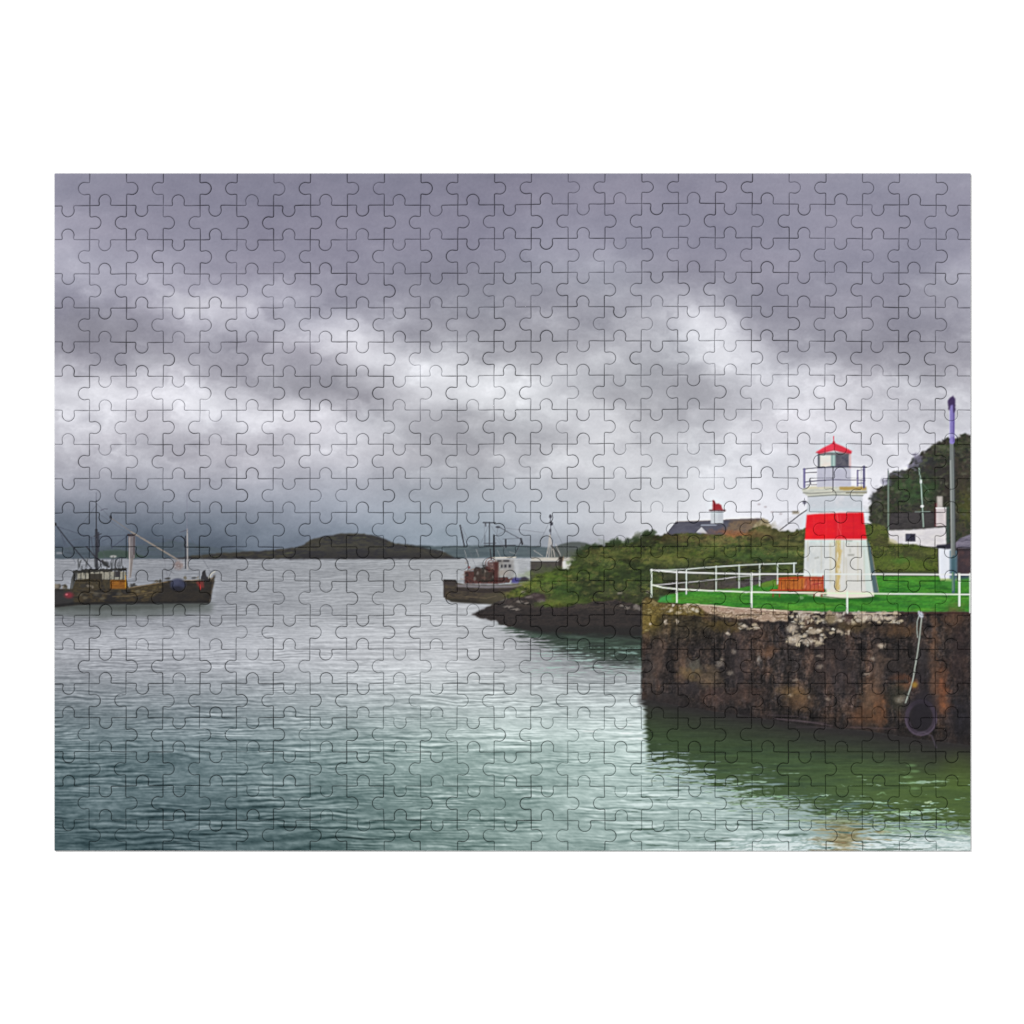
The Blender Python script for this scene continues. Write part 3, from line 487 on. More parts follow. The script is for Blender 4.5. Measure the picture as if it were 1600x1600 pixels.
    # pale streaks on the green
    tv = np.interp(y, [1185, 1215, 1245, 1280, 1300, 1330], [1.0, .62, .34, .16, .02, -.15])
    s = sstep(tv, tv+.3, r4+.25*fbm(x/80, y/9, 195, 3))*sstep(1180, 1240, y+(1-sstep(1003, 1120, x))*30)*(1-sstep(1517, 1519, x))
    lc = tex([(150, 190, 160), (186, 212, 196), (128, 170, 128)], 30, 5, 197)(x, y)
    comp(sl, s*cov, lc, .8)
    # bright foot of the picture and the tower's brownish reflection
    br = sstep(1296, 1318, y+r4*9)*sstep(1080, 1180, x); comp(sl, br, tex([(206, 222, 222), (226, 236, 236), (150, 172, 168), (214, 228, 230)], 24, 4, 199, 4, 2)(x, y), .85)
    bn = sstep(.2, .95, (1-np.abs(x-1316-(y-1300)*.2)/64)+r4*.8)*sstep(1268, 1300, y); comp(sl, bn, tex([(128, 92, 48), (104, 92, 48), (160, 144, 100), (112, 100, 54)], 22, 4, 201)(x, y), .72)
    dd = sstep(.45, .75, -r4)*sstep(1200, 1260, y); comp(sl, dd, C(58, 84, 66), .55)
    for (x0, x1, yy, c, a, w_) in ((1012, 1072, 1202.5, (150, 186, 150), .6, 1.6), (1016, 1072, 1214, (176, 208, 196), .6, 1.8), (1102, 1176, 1237, (170, 204, 182), .6, 2.2), (1165, 1290, 1247, (140, 184, 144), .5, 1.8),
                                   (1356, 1440, 1270, (160, 200, 150), .6, 2), (1242, 1350, 1276, (166, 196, 136), .5, 1.6), (1370, 1385, 1241, (150, 190, 140), .5, 1.6), (1444, 1457, 1255, (196, 220, 180), .8, 2.2)):
        pts = [(x0+(x1-x0)*k/9, yy+math.sin(k*.8+x0)*1.1-2*math.sin(k*.35)) for k in range(10)]
        for q in range(9): line(pts[q:q+2], w_*(.35+.65*math.sin(math.pi*(q+.5)/9)), C(*c), a*(.6+.4*math.sin(q*2.3+x0)), 1)
    for k in range(5): blob(1424+6*math.sin(k*2.1), 1196+k*9, 7, 2, C(120, 156, 104), .5, .7)
    blob(1500, 1205, 26, 26, C(90, 112, 42), .3, .9)
    for (x0, y0, x1, y1, a) in ((1215, 1124, 1290, 1130, .5), (1200, 1117, 1262, 1121, .4), (1245, 1136, 1300, 1137, .4), (1330, 1136, 1400, 1138, .35)): line([(x0, y0), (x1, y1)], 2, C(98, 84, 92), a, 1.2)
    ft = [(1003, 1096), (1060, 1104), (1111, 1113), (1167, 1121), (1233, 1132), (1280, 1139), (1352, 1145), (1409, 1154), (1460, 1161), (1520, 1167)]
    line(ft, 8, C(40, 36, 38), .75, 6); line([(x_, y_-9) for x_, y_ in ft], 8, C(48, 42, 42), .45, 7)
    line([(1210, 1122), (1262, 1128), (1300, 1134)], 1.4, C(104, 90, 98), .5, 1); line([(1320, 1136), (1400, 1140)], 1.4, C(96, 76, 74), .4, 1)
    # ---------------------------------------------------------------- tyre fender and rope on the wall
    blob(1440, 1110, 28, 30, C(40, 36, 42), .7, .3); blob(1440, 1120, 17, 24, C(33, 30, 36), .85, .3)
    ring = [(1439+22*math.cos(a/24*6.283), 1121+25*math.sin(a/24*6.283)) for a in range(25)]
    line(ring, 6.5, C(64, 55, 68), .8, 1.2); line([(1439+24*math.cos(a/12*3.14), 1123+26*math.sin(a/12*3.14)) for a in range(13)], 2.2, C(88, 76, 92), .7, 1)
    line([(1434, 1146), (1444, 1144), (1456, 1150), (1463, 1168)], 2.2, C(84, 76, 88), .6, 1.2); blob(1440, 1100, 16, 8, C(36, 33, 40), .6, .6)
    line([(1440, 966), (1438, 985), (1436, 1001), (1434, 1018), (1431, 1035), (1426, 1064), (1421, 1080), (1415, 1098)], 1.9, C(152, 158, 150), .95, .6)
    line([(1436, 962), (1433, 972), (1432.5, 984), (1434, 996)], 1.3, C(170, 180, 172), .85); poly([(1434, 954), (1440, 956), (1443, 960), (1443, 965), (1438, 965), (1434, 960)], C(190, 196, 204), .95, (1, 3), .3)
    blob(1429, 1070, 4, 4, C(170, 140, 50), .6, .7)
    # ---------------------------------------------------------------- lighthouse
    WH = tex([(208, 212, 210), (216, 218, 216), (200, 204, 204)], 16, 22, 211)
    poly([(1355, 842), (1361, 856), (1367, 892), (1373, 926), (1362, 928)], C(84, 104, 110), .95, None, .4); line([(1361, 856), (1373, 926)], 1, C(150, 140, 124), .7)
    poly([(1257.5, 842), (1353.5, 842), (1357, 870), (1361, 905), (1365, 931), (1350, 933.5), (1300, 933.5), (1270, 930), (1253.5, 926), (1256, 890)], WH, 1, None, .3)
    poly([(1307, 842), (1353.5, 842), (1357, 870), (1365, 931), (1310, 933.5)], C(218, 214, 206), .5)
    poly([(1346, 842), (1353.5, 842), (1365, 931), (1354, 932)], C(196, 214, 208), .7, None, 1)
    poly([(1306, 843), (1314, 843), (1313.5, 880), (1312, 926), (1306, 926), (1306.5, 880)], tex([(216, 200, 150), (196, 170, 100), (222, 214, 186)], 3.5, 11, 213), .85, (3, 7), 1); line([(1306, 846), (1306, 926)], 2, C(166, 146, 96), .65, .9)
    poly([(1296, 843), (1304, 843), (1304, 926), (1298, 926)], C(226, 218, 186), .3, None, 1.5)
    poly([(1255, 919), (1365, 925), (1366, 931), (1340, 935), (1300, 935), (1262, 930)], C(226, 218, 200), .7, None, .8)
    line([(1282, 931), (1320, 936), (1366, 933)], 1.6, C(60, 76, 44), .7, .8)
    for x_, y_, l_, a_ in ((1262, 846, 30, .3), (1283, 845, 44, .22), (1297, 850, 60, .3), (1318, 846, 50, .4), (1322, 872, 40, .25), (1340, 848, 60, .28), (1350, 860, 50, .22), (1270, 890, 30, .2)):
        line([(x_, y_), (x_+.6, y_+l_*.5), (x_+.2, y_+l_)], 1.6, C(176, 164, 128), a_, 1.3)
    for (a, b, c, d) in ((1273, 871, 1276, 873), (1277, 870, 1279.5, 872), (1325, 866, 1335, 868.5), (1324, 844, 1332, 846), (1325, 849, 1327, 851), (1328, 857, 1329, 864)): rect(a, b, c, d, C(140, 140, 132), .75, .6)
    poly([(1262, 774), (1347.5, 773), (1348.5, 802), (1260.5, 804)], tex([(206, 209, 216), (198, 203, 210), (212, 212, 218)], 14, 10, 215), 1, None, .3); poly([(1261, 801), (1303, 799), (1349, 798.5), (1349, 803), (1260, 805)], C(240, 206, 206), .6, None, .6)
    poly([(1260.5, 804.5), (1275, 803), (1302, 802), (1349, 801), (1351, 820), (1354, 842.5), (1257.8, 843), (1259, 820)], tex([(228, 28, 38), (222, 24, 42), (234, 34, 40)], 20, 10, 217), 1, None, .3)
    poly([(1303, 802), (1349, 801), (1354, 842.5), (1305, 843)], C(196, 22, 40), .35, None, 1)
    for x_, a_ in ((1308, .4), (1313, .3), (1271, .14), (1290, .14), (1333, .2), (1344, .16)): line([(x_, 805), (x_+1, 822), (x_+.5, 841)], 1.4, C(236, 96, 92) if x_ < 1320 else C(150, 16, 30), a_, 1.2)
    line([(1308, 805), (1311, 825), (1316, 842)], 1.1, C(244, 96, 96), .45); line([(1258, 843.3), (1354, 842.8)], 1.6, C(246, 170, 170), .6)
    poly([(1252.5, 765), (1262, 761), (1302, 759.5), (1354, 761), (1355, 769), (1347, 775), (1310, 774), (1263, 776), (1256, 771)], tex([(206, 206, 192), (192, 194, 184), (214, 212, 198)], 12, 4, 219), 1, None, .3)
    poly([(1311, 760), (1354, 760.5), (1354, 766), (1312, 766)], C(170, 142, 76), .85, (1, 6), .6); poly([(1262, 760), (1300, 759), (1300, 762), (1262, 764)], C(214, 204, 172), .6, None, .5)
    line([(1255, 770), (1268, 771), (1302, 769), (1354, 768)], 1.5, C(140, 140, 134), .85, .7); line([(1263, 776), (1302, 773.5), (1348, 774.5)], 1.7, C(128, 132, 130), .8, .7); line([(1322, 770), (1354, 770)], 1.5, C(100, 92, 64), .6)
    poly([(1277, 730), (1329, 730), (1330, 760), (1276, 761)], tex([(196, 196, 208), (186, 186, 202)], 12, 9, 221), 1, None, .3); poly([(1303, 730), (1324, 730), (1324, 750), (1303, 750)], C(176, 176, 194), .5, None, .8)
    rect(1279, 706, 1329, 731, C(176, 190, 188), 1, .3); rect(1281, 711, 1298.5, 729.5, tex([(218, 222, 216), (226, 214, 206)], 10, 8, 223), 1, .3); rect(1278, 706, 1281, 731, C(74, 76, 88), .9, .3)
    rect(1299, 708, 1305.5, 731, C(128, 156, 154), .95, .4); rect(1301.5, 702, 1304, 730, C(202, 222, 216), .7, .4); rect(1305.5, 709, 1326.5, 730, tex([(84, 84, 94), (100, 98, 108), (74, 74, 88)], 10, 8, 225), 1, .3); rect(1326.5, 707, 1330, 732, C(214, 176, 178), .9, .4)
    line([(1278, 730.5), (1328, 729.5)], 2, C(74, 70, 86), .85); rect(1280, 707, 1327, 711, C(104, 92, 98), .8, .5)
    poly([(1274.5, 706.5), (1287, 699), (1303, 691.5), (1318, 698), (1331, 705), (1330, 709), (1303, 704), (1280, 709)], C(226, 66, 88), 1, None, .3); poly([(1303, 693), (1318, 698.5), (1331, 705), (1329, 709), (1312, 706), (1303, 702)], C(204, 48, 66), .6, None, .4)
    line([(1275, 707.5), (1303, 703), (1330, 708)], 1.2, C(150, 44, 60), .6); line([(1303, 692), (1302.5, 682)], 1.6, C(220, 56, 96), .95); blob(1302.8, 691.5, 2.2, 2.6, C(190, 40, 66), .95, .3)
    for p, w_, c in (([(1255, 733), (1276, 731), (1301, 729), (1354, 730)], 1.7, (82, 80, 100)), ([(1258, 753), (1280, 751), (1301, 749.5), (1352, 750.5)], 1.7, (88, 84, 112)), ([(1258, 738.7), (1276, 738)], 1.2, (84, 80, 96)), ([(1260, 757.5), (1276, 757.2)], 1.2, (110, 100, 100)),
                     ([(1256.6, 733), (1256.8, 761)], 3.6, (112, 106, 152)), ([(1301.6, 729), (1301.6, 767)], 2, (56, 54, 72)), ([(1340, 735), (1340, 759)], 2.6, (124, 118, 154)), ([(1350, 729), (1350, 761)], 3.8, (92, 88, 128)), ([(1340, 735), (1350, 734)], 1.2, (90, 86, 120)), ([(1340, 755), (1350, 755)], 1.4, (100, 96, 140)), ([(1266, 748), (1267, 757)], 1.2, (110, 110, 128))):
        line(p, w_, C(*c), .92)
    # ---------------------------------------------------------------- bench
    poly([(1205, 921), (1290, 920), (1292, 929), (1210, 929)], C(44, 84, 34), .8, (2, 5), 1)
    poly([(1216, 903), (1230, 901.5), (1258, 900.5), (1286.5, 901), (1287, 923), (1216, 923)], tex([(164, 86, 34), (186, 104, 46), (136, 66, 30)], 8, 14, 231), .97, None, .4)
    poly([(1258, 903), (1285, 902), (1285, 921), (1256, 921)], tex([(200, 104, 78), (176, 76, 58), (232, 150, 122)], 4, 12, 232), .8, None, .5)
    for k in range(10): line([(1221+k*6.4, 905), (1221+k*6.4, 921)], .9, C(96, 40, 26), .75)
    line([(1216, 904), (1258, 902), (1286, 902.5)], 2.2, C(160, 56, 30), .9); line([(1204, 922.5), (1240, 922.5), (1287, 923)], 2.4, C(156, 52, 34), .9); line([(1286, 899.5), (1286.5, 924)], 2.2, C(170, 56, 44), .9); line([(1270, 913), (1286, 911)], 1.4, C(150, 40, 50), .8)
    line([(1219, 904), (1217, 922), (1206, 922)], 2.2, C(168, 74, 40), .9); line([(1214, 902), (1214, 914)], 1.6, C(176, 84, 60), .7)
    for x in (1208, 1218, 1272, 1284): line([(x, 924), (x, 932)], 2.2, C(120, 60, 40), .85)
    blob(1277, 928, 4, 3, C(226, 206, 196), .8); blob(1252, 934, 4, 2.4, C(150, 176, 140), .5)
    # ---------------------------------------------------------------- white railing
    RW = C(222, 226, 222); RF = C(196, 206, 196)
    line([(1019, 891), (1045, 890.5), (1072, 889.5), (1119, 885.5), (1155, 883.5), (1187, 881.5), (1244, 880)], 1.6, RF, .92); line([(1020, 914.5), (1072, 910), (1119, 905.5), (1155, 901), (1200, 896.5)], 1.5, C(196, 194, 196), .85)
    for x, a, b in ((1072.5, 889, 928), (1119, 885, 922), (1155, 883, 918.5), (1187, 881.5, 915), (1215, 881, 912), (1240.5, 880, 897)): line([(x, a), (x, b)], 2, RF, .92)
    line([(1017, 890.5), (1035, 892.3), (1057.5, 894), (1110, 895.5), (1172, 897), (1250, 897.2), (1340, 897.2), (1519, 897.8)], 2.3, RW, .95); line([(1019, 914), (1036, 918), (1057.5, 920.5), (1110, 923), (1172, 925.2), (1260, 926.3), (1380, 927.7), (1519, 929)], 2.2, C(214, 232, 198), .95)
    line([(1220, 926), (1290, 926.8)], 2, C(240, 190, 176), .7)
    for x, a, b, w_ in ((1018, 890, 933, 2.3), (1057.5, 893, 941, 2.7), (1174.3, 896, 949, 3), (1323.8, 925, 957.5, 2.9), (1499, 897, 946.5, 2.8), (1515.8, 896, 957, 2)): line([(x, a), (x, b)], w_, C(216, 236, 214), .95)
    # ---------------------------------------------------------------- tall pole
    line([(1486.8, 690), (1488.5, 800), (1489.5, 872)], 6.2, C(112, 118, 116), 1, .6); line([(1485.2, 720), (1486.8, 870)], 1.8, C(158, 162, 158), .75, .8); line([(1491, 700), (1492.3, 870)], 1.6, C(76, 80, 84), .75, .8)
    line([(1490, 870), (1489.5, 925)], 4.6, C(70, 98, 108), .9, .8); line([(1488.5, 895), (1489, 922)], 2.4, C(110, 150, 110), .7)
    line([(1488, 632), (1487.6, 690)], 7.6, C(136, 126, 186), 1, .8); line([(1490.5, 628), (1490, 690)], 2.4, C(98, 84, 148), .8, .9); line([(1483.6, 640), (1484, 684)], 1.4, C(190, 186, 226), .8, .8)
    poly([(1481.5, 640), (1481, 626), (1485, 620.5), (1489, 618.5), (1492.8, 623), (1493, 642), (1490, 646), (1489, 632), (1485, 634), (1484, 642)], C(68, 52, 92), .97, (.8, 3), .4)
    rect(1481.5, 677.5, 1496, 682.5, C(190, 190, 220), .4, 1)
    # the print is made from a crisply processed picture: local contrast, then sharpening
    for r_, k_ in ((9, .16), (1.3, .5)):
        b_ = np.stack([blur(IMG[..., q], r_) for q in range(3)], -1); IMG[:] = IMG+(IMG-b_)*k_
    # grain of the print
    rs = np.random.RandomState(7); g = rs.rand(PH, PW)-.5; g = blur(g, 1)
    IMG[:] = np.clip(IMG+g[..., None]*.05, 0.02, .97)

KEY, FILL = 560.0, 230.0

# ------------------------------------------------------------------ the scene
import bpy, random
from mathutils import Vector, noise as mnoise
from mathutils.geometry import delaunay_2d_cdt

U = 0.35e-3                                  # metres per print unit: the puzzle is 50 cm wide
CX, CY = 800.0, 800.0
THICK = 1.1e-3
COLS, ROWS = 25, 20
scene = bpy.context.scene
random.seed(4)

XL = [85.0]+[140.5+57.52*k for k in range(24)]+[1516.8]
YL = [270.8]+[321.4+53.35*k for k in range(19)]+[1329.4]

def warp(x, y):
    """the die's slight irregularity: rows bow a little, columns lean a little; the outer rim stays straight"""
    u = (x-85)/1432; v = (y-270)/1060
    e = min(1, max(0, (y-275)/30))*min(1, max(0, (1325-y)/30)); f = min(1, max(0, (x-90)/30))*min(1, max(0, (1512-x)/30))
    dy = (-3.6*math.exp(-((x-1080)/330)**2)*(1-v)**1.2+1.0*v*math.exp(-((x-1000)/300)**2))*e
    dx = (-1.2*v*(1-u)-2.2*math.sin(math.pi*v)*u)*f
    n1 = mnoise.noise((x/70, y/70, 3.1)); n2 = mnoise.noise((x/70, y/70, 8.7)); n3 = mnoise.noise((x/16, y/16, 1.7)); n4 = mnoise.noise((x/16, y/16, 5.2))
    return x+dx+(n1*.9+n3*.35)*f, y+dy+(n2*.9+n4*.35)*e

def tab(s, depth=17.0, r=9.5):
    """outline of one tab as (along, out) pairs about its centre; a short neck, a barely wider round head"""
    P = [(-r-1.6, 0), (-r-.5, .15), (-r+.3, .9), (-r+.55, 2.4), (-r+.35, 4.4)]
    c = depth-r-.3
    for k in range(0, 17):
        a = math.pi-math.pi*k/16
        P.append((math.cos(a)*(r+.2), c+math.sin(a)*(r+.3)*(1 if k in (0, 16) else 1)))
    P += [(r-.35, 4.4), (r-.55, 2.4), (r-.3, .9), (r+.5, .15), (r+1.6, 0)]
    P = [p for i, p in enumerate(P) if not (4 < i < 22 and p[1] < 4.6 and i not in (5, 21))]
    return P

def hcut(k, c):
    """cut along the line below row k, over column c, left to right"""
    y = YL[k+1]; a, b = XL[c], XL[c+1]; sgn = 1 if (k+c) % 2 == 0 else -1
    off = -5.4+2.6*(y-270)/1060
    m = (a+b)/2+off if 0 < c < 24 else (a+b)/2+(-6.5 if c == 0 else -2)+(2 if c == 0 else 0)*(y-270)/1060
    P = [(a, y)]+[(m+p, y+sgn*q) for p, q in tab(0)]+[(b, y)]
    return P

def vcut(r, k):
    """cut along the line right of column k, over row r, top to bottom"""
    x = XL[k+1]; a, b = YL[r], YL[r+1]; sgn = -1 if (r+k) % 2 == 0 else 1
    m = (a+b)/2-(1.2 if r == 0 else 0)
    return [(a_, b_) for (a_, b_) in [(x, a)]+[(x+sgn*q, m+p) for p, q in tab(0, 17.6)]+[(x, b)]]

def densify(P, step=1.7):
    out = []
    for (ax, ay), (bx, by) in zip(P[:-1], P[1:]):
        n = max(1, int(round(math.hypot(bx-ax, by-ay)/step)))
        for i in range(n): out.append((ax+(bx-ax)*i/n, ay+(by-ay)*i/n))
    return out                                # without the last point

HC, VC = {}, {}
for k in range(-1, ROWS):
    for c in range(COLS):
        P = hcut(k, c) if 0 <= k < ROWS-1 else [(XL[c], YL[k+1]), (XL[c+1], YL[k+1])]
        HC[k, c] = [warp(*p) for p in densify(P)+[P[-1]]]
for r in range(ROWS):
    for k in range(-1, COLS):
        P = vcut(r, k) if 0 <= k < COLS-1 else [(XL[k+1], YL[r]), (XL[k+1], YL[r+1])]
        VC[r, k] = [warp(*p) for p in densify(P)+[P[-1]]]

def outline(r, c):
    return HC[r-1, c][:-1]+VC[r, c][:-1]+HC[r, c][::-1][:-1]+VC[r, c-1][::-1][:-1]

def inset(P, d):
    """move each outline point inward by d (a number or one per point); P runs clockwise in picture space"""
    n = len(P); out = []
    for i in range(n):
        (ax, ay), (bx, by), (cx, cy) = P[i-1], P[i], P[(i+1) % n]
        e1 = (bx-ax, by-ay); e2 = (cx-bx, cy-by); l1 = math.hypot(*e1) or 1e-9; l2 = math.hypot(*e2) or 1e-9
        n1 = (-e1[1]/l1, e1[0]/l1); n2 = (-e2[1]/l2, e2[0]/l2)
        mx, my = n1[0]+n2[0], n1[1]+n2[1]; q = mx*n1[0]+my*n1[1]
        q = max(q, .75); k = (d[i] if isinstance(d, list) else d)/q
        out.append((bx+mx*k, by+my*k))
    return out

def area(P):
    return abs(sum(P[i-1][0]*P[i][1]-P[i][0]*P[i-1][1] for i in range(len(P))))/2

paint()
LIN = np.where(IMG <= .04045, IMG/12.92, ((IMG+.055)/1.055)**2.4)
WHITE_RADIANCE = 1.28                        # what a perfectly white sheet returns under the lamps below
def sample(xs, ys):
    x = np.clip(xs-OX-.0, 0, PW-1.001); y = np.clip(ys-OY-.0, 0, PH-1.001)
    i = x.astype(int); j = y.astype(int); fx = (x-i)[:, None]; fy = (y-j)[:, None]
    return ((LIN[j, i]*(1-fx)+LIN[j, i+1]*fx)*(1-fy)+(LIN[j+1, i]*(1-fx)+LIN[j+1, i+1]*fx)*fy)/WHITE_RADIANCE

# ---- materials
def material(name):
    m = bpy.data.materials.new(name); m.use_nodes = True
    return m, m.node_tree.nodes, m.node_tree.links, m.node_tree.nodes['Principled BSDF']

m_print, N, Lk, B = material('printed_paper')
at = N.new('ShaderNodeAttribute'); at.attribute_name = 'print_colour'
tc = N.new('ShaderNodeTexCoord'); nz = N.new('ShaderNodeTexNoise'); nz.inputs['Scale'].default_value = 900; nz.inputs['Detail'].default_value = 3
Lk.new(tc.outputs['Object'], nz.inputs['Vector'])
mr = N.new('ShaderNodeMapRange'); mr.inputs['To Min'].default_value = .965; mr.inputs['To Max'].default_value = 1.035; Lk.new(nz.outputs['Fac'], mr.inputs['Value'])
mx = N.new('ShaderNodeVectorMath'); mx.operation = 'SCALE'; Lk.new(at.outputs['Color'], mx.inputs[0]); Lk.new(mr.outputs['Result'], mx.inputs['Scale'])
Lk.new(mx.outputs['Vector'], B.inputs['Base Color'])
B.inputs['Roughness'].default_value = .62; B.inputs['Specular IOR Level'].default_value = .12

m_board, N, Lk, B = material('grey_pressed_board')
tc = N.new('ShaderNodeTexCoord'); nz = N.new('ShaderNodeTexNoise'); nz.inputs['Scale'].default_value = 1500; Lk.new(tc.outputs['Object'], nz.inputs['Vector'])
cr = N.new('ShaderNodeValToRGB'); cr.color_ramp.elements[0].color = (.02, .02, .022, 1); cr.color_ramp.elements[1].color = (.05, .048, .05, 1)
Lk.new(nz.outputs['Fac'], cr.inputs['Fac']); Lk.new(cr.outputs['Color'], B.inputs['Base Color']); B.inputs['Roughness'].default_value = .95; B.inputs['Specular IOR Level'].default_value = .05

m_table, N, Lk, B = material('matt_white_table')
tc = N.new('ShaderNodeTexCoord'); nz = N.new('ShaderNodeTexNoise'); nz.inputs['Scale'].default_value = 6; nz.inputs['Detail'].default_value = 2; Lk.new(tc.outputs['Object'], nz.inputs['Vector'])
cr = N.new('ShaderNodeValToRGB'); cr.color_ramp.elements[0].color = (.955, .955, .95, 1); cr.color_ramp.elements[1].color = (.965, .965, .965, 1)
Lk.new(nz.outputs['Fac'], cr.inputs['Fac']); Lk.new(cr.outputs['Color'], B.inputs['Base Color']); B.inputs['Roughness'].default_value = .9; B.inputs['Specular IOR Level'].default_value = .1

# ---- one piece
GX = 1.28                                    # spacing of the print samples
def gapw(x, y):
    n = mnoise.noise((x/45, y/45, 12.3)); n2 = mnoise.noise((x/14, y/14, 2.9))
    return max(.04, .25+.30*n+.20*n2)
def piece_geometry(r, c):
    P = outline(r, c)
    edge = lambda x, y: x < XL[0]+.05 or x > XL[-1]-.05 or y < YL[0]+.05 or y > YL[-1]-.05
    cols_top = [.02 if edge(*p) else gapw(*p) for p in P]        # the trimmed rim of the puzzle is a plain straight cut
    bev = [.4 if edge(*p) else 1 for p in P]
    rim = inset(P, cols_top)                                   # where the paper dives into the cut
    shoulder = inset(P, [g+.6*k for g, k in zip(cols_top, bev)]); top = inset(P, [g+1.35*k for g, k in zip(cols_top, bev)])
    n = len(P)
    dz = random.uniform(-.02e-3, .02e-3)
    tx, ty = random.gauss(0, .0016), random.gauss(0, .0016)
    pcx, pcy = (XL[c]+XL[c+1])/2, (YL[r]+YL[r+1])/2
    # print samples inside
    xs = np.arange(math.floor((min(p[0] for p in top))/GX)*GX, max(p[0] for p in top), GX)
    ys = np.arange(math.floor((min(p[1] for p in top))/GX)*GX, max(p[1] for p in top), GX)
    gx, gy = np.meshgrid(xs, ys); gx = gx.ravel(); gy = gy.ravel()
    tp = np.array(top)
    ok = inside(tp[:, 0], tp[:, 1], gx, gy)
    gx = gx[ok]; gy = gy[ok]
    d = np.full(gx.shape, 1e9)
    for i in range(0, n): d = np.minimum(d, (gx-tp[i, 0])**2+(gy-tp[i, 1])**2)
    ok = d > (.55*GX)**2; gx = gx[ok]; gy = gy[ok]
    vin = [Vector(p) for p in top]+[Vector((a, b)) for a, b in zip(gx, gy)]
    res = delaunay_2d_cdt(vin, [], [list(range(n))], 1, 1e-6)
    V2, F2, ov = res[0], res[2], res[3]
    co = [(v.x, v.y) for v in V2]
    back = {}
    for i, o in enumerate(ov):
        for q in o: back.setdefault(q, i)
    base = len(co)
    foot = inset(P, .03)                                       # the pressed board still touches its neighbour at the base
    pts = co+shoulder+rim+foot
    zz = [THICK]*base+[THICK-.15e-3]*n+[THICK-.42e-3]*n+[0.0]*n
    top_i = [back.get(i, i) for i in range(n)]
    sh = [base+i for i in range(n)]; ri = [base+n+i for i in range(n)]; bo = [base+2*n+i for i in range(n)]
    faces = []; mats = []
    for f in F2:
        a = sum(pts[f[i-1]][0]*pts[f[i]][1]-pts[f[i]][0]*pts[f[i-1]][1] for i in range(len(f)))
        faces.append(list(f)[::-1] if a > 0 else list(f)); mats.append(0)
    for i in range(n):
        j = (i+1) % n
        if top_i[i] != top_i[j]: faces.append([top_i[j], top_i[i], sh[i], sh[j]][::-1]); mats.append(0)
        faces.append([sh[j], sh[i], ri[i], ri[j]][::-1]); mats.append(0)
        faces.append([ri[j], ri[i], bo[i], bo[j]][::-1]); mats.append(1)
    faces.append(bo[:]); mats.append(1)
    pa = np.array(pts)
    colr = sample(pa[:, 0], pa[:, 1])
    z = np.array(zz); lift = (z > 1e-4)*(dz+(pa[:, 0]-pcx)*U*tx+(pa[:, 1]-pcy)*U*ty)
    X = (pa[:, 0]-CX)*U; Y = -(pa[:, 1]-CY)*U; Z = z+lift
    return np.stack([X, Y, Z], -1), faces, mats, colr

def make_mesh(name, geos, origin=(0, 0, 0)):
    co = np.concatenate([g[0] for g in geos])-np.array(origin); col = np.concatenate([g[3] for g in geos])
    faces = []; mats = []; o = 0
    for g in geos:
        faces += [[i+o for i in f] for f in g[1]]; mats += g[2]; o += len(g[0])
    me = bpy.data.meshes.new(name); me.from_pydata(co.tolist(), [], faces)
    me.materials.append(m_print); me.materials.append(m_board)
    me.polygons.foreach_set('material_index', mats)
    sm = [m == 0 for m in mats]; me.polygons.foreach_set('use_smooth', sm)
    ca = me.color_attributes.new('print_colour', 'FLOAT_COLOR', 'POINT')
    ca.data.foreach_set('color', np.concatenate([col, np.ones((len(col), 1))], 1).ravel().astype(np.float32))
    me.update(); return me

root = bpy.data.objects.new('jigsaw_puzzle', None); scene.collection.objects.link(root)
root['label'] = 'assembled rectangular jigsaw puzzle printed with a harbour, a red and white lighthouse and fishing boats'
root['category'] = 'jigsaw puzzle'

# what the print shows where: only these pieces get a label of their own
SHOWN = [('finial and red roof of the lighthouse', 1275, 680, 1331, 709), ('glazed lantern room of the lighthouse', 1278, 709, 1330, 732), ('railed gallery of the lighthouse', 1253, 732, 1356, 776), ('red band of the lighthouse', 1260, 802, 1352, 842),
         ('white foot of the lighthouse', 1290, 848, 1362, 932), ('orange wooden bench', 1216, 898, 1287, 926), ('dark hull of the left fishing boat', 85, 915, 335, 942), ('masts and rigging of the left fishing boat', 88, 790, 292, 885),
         ('hull of the middle fishing boat', 693, 908, 800, 941), ('wheelhouse of the middle fishing boat', 726, 872, 806, 908), ('masts of the middle fishing boats', 716, 806, 865, 868), ('red chimney pots and slate roof', 1045, 784, 1185, 832),
         ('white cottage with one window', 1390, 800, 1478, 850), ('tall pole with purple head', 1481, 618, 1494, 700), ('tyre fender on the harbour wall', 1412, 1095, 1466, 1148), ('pale rope on the harbour wall', 1414, 955, 1442, 1095),
         ('white lichen on the harbour wall', 1232, 955, 1405, 1008), ('white railing on the green lawn', 1018, 890, 1244, 941), ('rocky tip of the green bank', 740, 925, 850, 978), ('dark island on the horizon', 465, 834, 640, 872), ('white shed by the pole', 1466, 850, 1500, 905)]
def shows(r, c):
    a, b, x0, x1 = YL[r], YL[r+1], XL[c], XL[c+1]; best = None
    for (t, p, q, s, w) in SHOWN:
        o = max(0, min(s, x1)-max(p, x0))*max(0, min(w, b)-max(q, a))
        if o > 260 and (best is None or o > best[0]): best = (o, t)
    return best
cells = [(r, c) for r in range(ROWS) for c in range(COLS)]
ar = {k: area(outline(*k)) for k in cells}
cells.sort(key=lambda k: (-(ar[k] > 3150), -(shows(*k)[0] if shows(*k) else 0), -ar[k]))
single, rest = cells[:100], cells[100:]
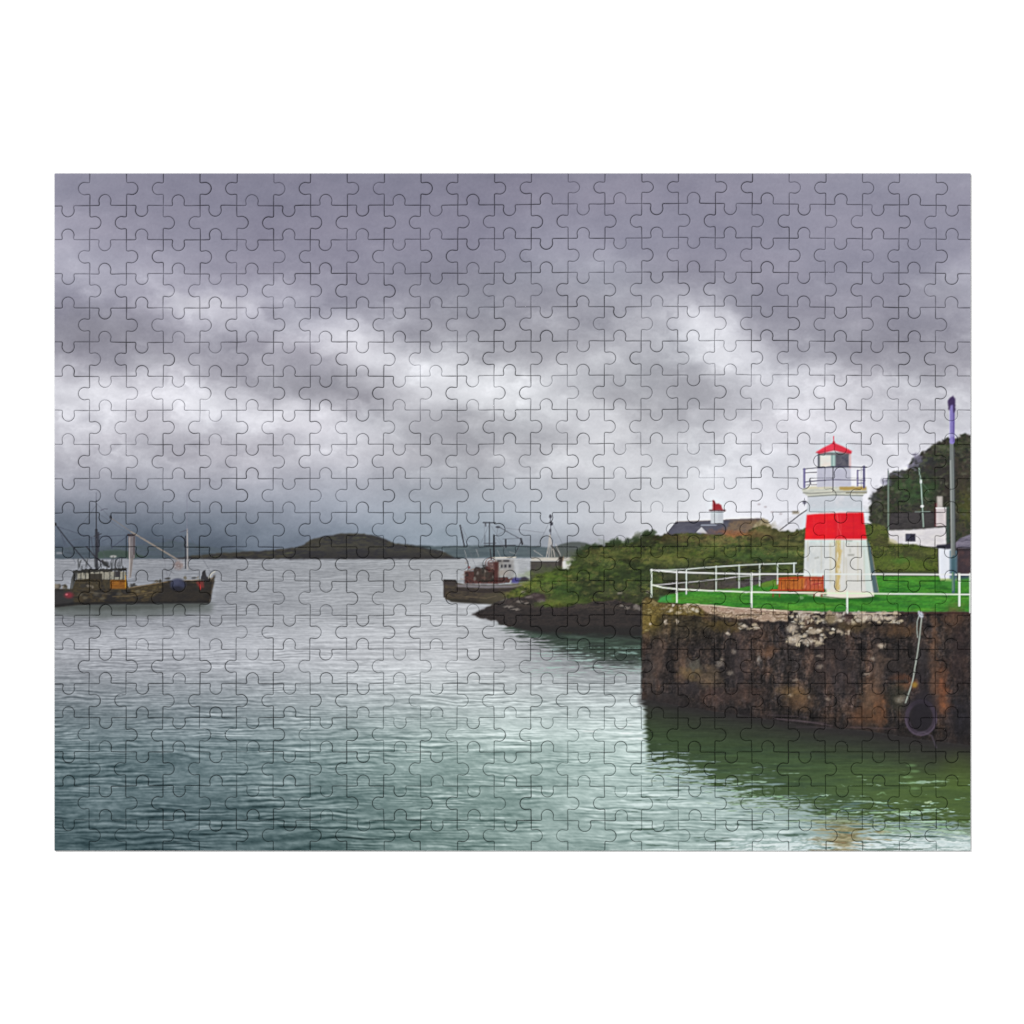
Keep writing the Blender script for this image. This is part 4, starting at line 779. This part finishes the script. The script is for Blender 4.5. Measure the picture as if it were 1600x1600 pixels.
for (r, c) in single:
    o_ = (((XL[c]+XL[c+1])/2-CX)*U, -((YL[r]+YL[r+1])/2-CY)*U, 0)
    ob = bpy.data.objects.new('puzzle_piece', make_mesh('puzzle_piece', [piece_geometry(r, c)], o_))
    ob.location = o_; scene.collection.objects.link(ob); ob.parent = root
    s = shows(r, c)
    if s: ob['label'] = 'puzzle piece printed with the '+s[1]
geos = [piece_geometry(r, c) for (r, c) in sorted(rest)]
ob = bpy.data.objects.new('puzzle_pieces', make_mesh('puzzle_pieces', geos)); scene.collection.objects.link(ob); ob.parent = root; ob['kind'] = 'stuff'

# ---- the white surface it lies on
me = bpy.data.meshes.new('white_surface'); s_ = 1.6; t_ = .03
vs = [(x, y, z) for z in (-.0002, -t_) for (x, y) in ((-s_, -s_), (s_, -s_), (s_, s_), (-s_, s_))]
me.from_pydata(vs, [], [(0, 1, 2, 3), (7, 6, 5, 4), (4, 5, 1, 0), (5, 6, 2, 1), (6, 7, 3, 2), (7, 4, 0, 3)]); me.materials.append(m_table)
tb = bpy.data.objects.new('white_table_surface', me); scene.collection.objects.link(tb)
tb['kind'] = 'structure'; tb['label'] = 'plain bright white surface under the puzzle'

# ---- light: a large softbox high at the upper left, a weaker one opposite, pale studio air
w = bpy.data.worlds.new('World'); scene.world = w; w.use_nodes = True
bg = w.node_tree.nodes['Background']; bg.inputs['Color'].default_value = (1, 1, 1, 1); bg.inputs['Strength'].default_value = .48
def lamp(name, loc, size, power):
    l = bpy.data.lights.new(name, 'AREA'); l.shape = 'SQUARE'; l.size = size; l.energy = power
    o = bpy.data.objects.new(name, l); o.location = loc; scene.collection.objects.link(o)
    o.rotation_euler = (-Vector(loc)).to_track_quat('-Z', 'Y').to_euler()
lamp('softbox_key', (-3.9, 4.2, 5.4), 1.0, KEY)
lamp('softbox_fill', (4.2, -4.0, 7.0), 2.6, FILL)

cam = bpy.data.cameras.new('camera'); co_ = bpy.data.objects.new('camera', cam); scene.collection.objects.link(co_)
cam.sensor_width = 36; cam.lens = 100; D_ = (1600*U)*100/36
co_.location = (0, 0, D_+THICK); cam.clip_start = .01; cam.clip_end = 50
scene.camera = co_
scene.view_settings.view_transform = 'Standard'; scene.view_settings.look = 'None'; scene.view_settings.exposure = 0; scene.view_settings.gamma = 1; scene.view_settings.use_curve_mapping = False
scene.render.filter_size = 1.2
